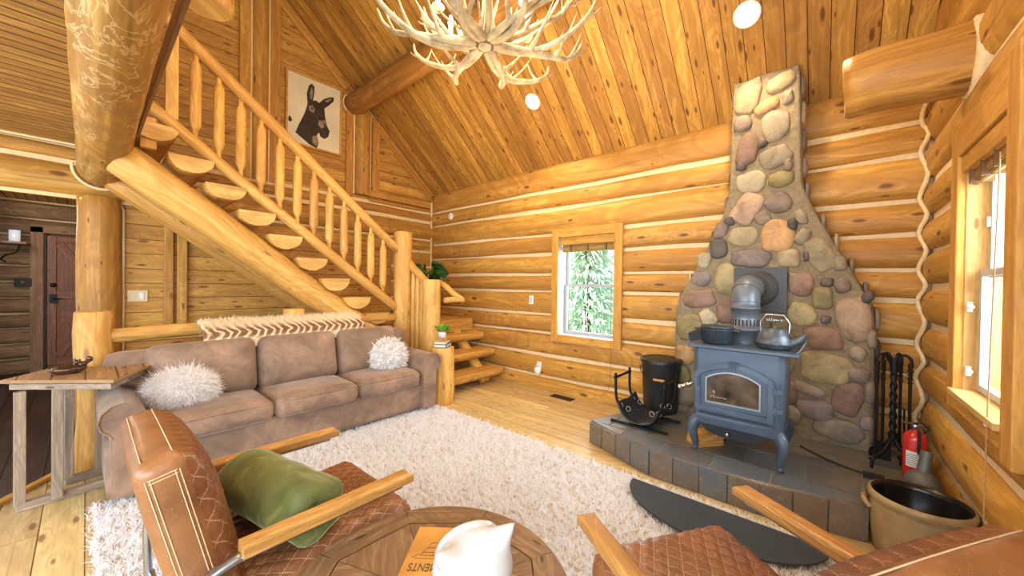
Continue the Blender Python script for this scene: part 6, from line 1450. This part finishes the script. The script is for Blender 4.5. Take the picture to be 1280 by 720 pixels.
# ================================================================== OUTSIDE
gm_ = G(); gm_.add([(-30, YB+.6, -.6), (30, YB+.6, -.6), (30, 40, -.6), (-30, 40, -.6)], [(0, 1, 2, 3)], None, 0, False); gm_.add([(1.4, -10, -.6), (30, -10, -.6), (30, YB+.6, -.6), (1.4, YB+.6, -.6)], [(0, 1, 2, 3)], None, 0, False)
S(gm_.build('ground', plain('pale_grass', (.30, .42, .20), .9, nscale=3, namt=.3)))
M['pine'] = plain('sunlit_pine_needles', (.80, .95, .80), .7, nscale=2.2, namt=.5, c2=(.48, .74, .54), detail=5.0); M['bark'] = plain('pine_bark', (.16, .10, .06), .9, nscale=10)  # needles painted near-white green: overexposed daylight put into their colour
def conifer(x, y, h, rad, seed, label):
    t = thing('conifer_tree', label, 'tree', (x, y, -.6), group='trees outside the small window')
    g = G(); g.tube([(x, y, -.6), (x, y, -.6+h)], [.12, .02], 8); g.build('trunk', M['bark'], t)
    r = np.random.default_rng(seed); n = 5200; tt = r.uniform(0, 1, n)**.8; a = r.uniform(0, 2*PI, n); R_ = rad*(1-tt)*r.uniform(.35, 1, n)
    base = np.stack([x+R_*np.cos(a), y+R_*np.sin(a), -.6+.2+tt*(h-.2)-R_*.35], axis=1)
    d = np.stack([np.cos(a), np.sin(a), r.uniform(-.9, .3, n)], axis=1)+r.normal(size=(n, 3))*.4; d /= np.linalg.norm(d, axis=1, keepdims=True)
    v, f = blades(base, d, r.uniform(.12, .26, n), r.uniform(.03, .07, n), np.tile([[0, 0, -.4]], (n, 1))); npmesh('foliage', v, f, M['pine'], t, (x, y, -.6))['kind'] = 'stuff'
for i, (x, y, h, r_) in enumerate(((-3.55, 6.4, 4.6, .85), (-5.75, 7.6, 5.4, 1.05), (-4.6, 10.4, 6.6, 1.9), (-8.4, 11.5, 7.0, 1.6), (-6.6, 14.5, 9.5, 2.2), (-2.2, 8.6, 6.0, 1.1), (-10.6, 15.5, 9.0, 2.0), (-2.4, 13.0, 8.0, 1.9))): conifer(x, y, h, r_, 300+i, 'pale green conifer seen through the small window')

# ================================================================== LIGHT
w = bpy.data.worlds.new('sky'); bpy.context.scene.world = w; w.use_nodes = True; nt = w.node_tree; bg = nt.nodes['Background']
bg.inputs[0].default_value = (.86, .93, 1, 1); bg.inputs[1].default_value = 1.3
def light(t, loc, energy, col, size=.1, to=None, **kw):
    l = bpy.data.lights.new(t.lower()+'_lamp', t); l.energy = energy; l.color = col
    o = bpy.data.objects.new(l.name, l); C.objects.link(o); o.location = loc
    if t == 'AREA': l.shape = 'RECTANGLE'; l.size = size[0]; l.size_y = size[1]
    elif t == 'SUN': l.angle = size
    else: l.shadow_soft_size = size
    if to is not None: o.rotation_euler = (V(to)-V(loc)).to_track_quat('-Z', 'Y').to_euler()
    for k, v in kw.items(): setattr(l, k, v)
    return o
WARM = (1, .72, .40)
for p in LAMPS: light('POINT', p, 11, WARM, .04)
for x, y in DL: light('SPOT', V((x, y, zroof(y)))+nrm*.04, 85, (1, .78, .48), .06, to=V((x, y-.1, 0)), spot_size=math.radians(120), spot_blend=.6)
# added cool fill behind the viewer, and daylight from the two windows in view
light('AREA', (-.6, -3.2, 1.7), 230, (.74, .87, 1), (5.0, 2.2), to=(-1.6, 2.2, 1.0))  # added soft lamp for assumed daylight, no windows modelled on that side
light('AREA', (-2.3, YB+.40, 1.5), 24, (.85, .95, 1), (.75, 1.2), to=(-2.2, 0, .6))
light('AREA', (XR+.55, 2.7, 1.6), 50, (.85, .95, 1), (.7, 1.2), to=(-2, 2.5, .3))
light('AREA', (-2.2, 1.0, 3.9), 40, (1, .80, .52), (2.5, 2.0), to=(-2.2, 1.4, 0))  # added warm fill from above, no fitting there
light('POINT', (-7.4, -.9, 2.2), 30, (1, .8, .6), .2)  # weak fill added to lift the dark hall
light('AREA', (-2.3, 2.2, 2.2), 40, (1, .74, .42), (2.5, 2.0), to=(-2.4, 2.6, 5))  # added warm fill aimed up at the ceiling boards
light('AREA', (-4.0, -1.6, 1.2), 26, (1, .80, .5), (2.0, 2.0), to=(-4, -1.5, 3))  # fill added below the loft to brighten its ceiling
light('AREA', (.75, -1.3, 1.9), 55, (.86, .93, 1), (1.2, 1.4), to=(-3.2, 1.0, .5))  # added cool fill on sofa front, chairs and pillows
light('SUN', (0, 0, 10), 10.0, (1, .98, .92), .02, to=(2, 5, 0))
# ================================================================== CAMERA
F_, yaw, pitch, roll = 457, 0.70906, -.0082, .0138
fw = V((-math.sin(yaw)*math.cos(pitch), math.cos(yaw)*math.cos(pitch), math.sin(pitch)))
r0 = V((math.cos(yaw), math.sin(yaw), 0)); u0 = r0.cross(fw)
rt = r0*math.cos(roll)+u0*math.sin(roll); up_ = u0*math.cos(roll)-r0*math.sin(roll)
cam = bpy.data.cameras.new('camera'); cam.sensor_width = 36; cam.lens = F_/1280*36; cam.clip_start = .02
co = bpy.data.objects.new('camera', cam); C.objects.link(co)
R = Matrix((rt, up_, -fw)).transposed(); co.matrix_world = Matrix.Translation((0, 0, 1.43)) @ R.to_4x4()
bpy.context.scene.camera = co
vs_ = bpy.context.scene.view_settings; vs_.view_transform = 'Standard'; vs_.look = 'None'; vs_.exposure = 0.35; vs_.gamma = 1.0
bpy.context.scene.cycles.max_bounces = 8; bpy.context.scene.cycles.sample_clamp_indirect = 6
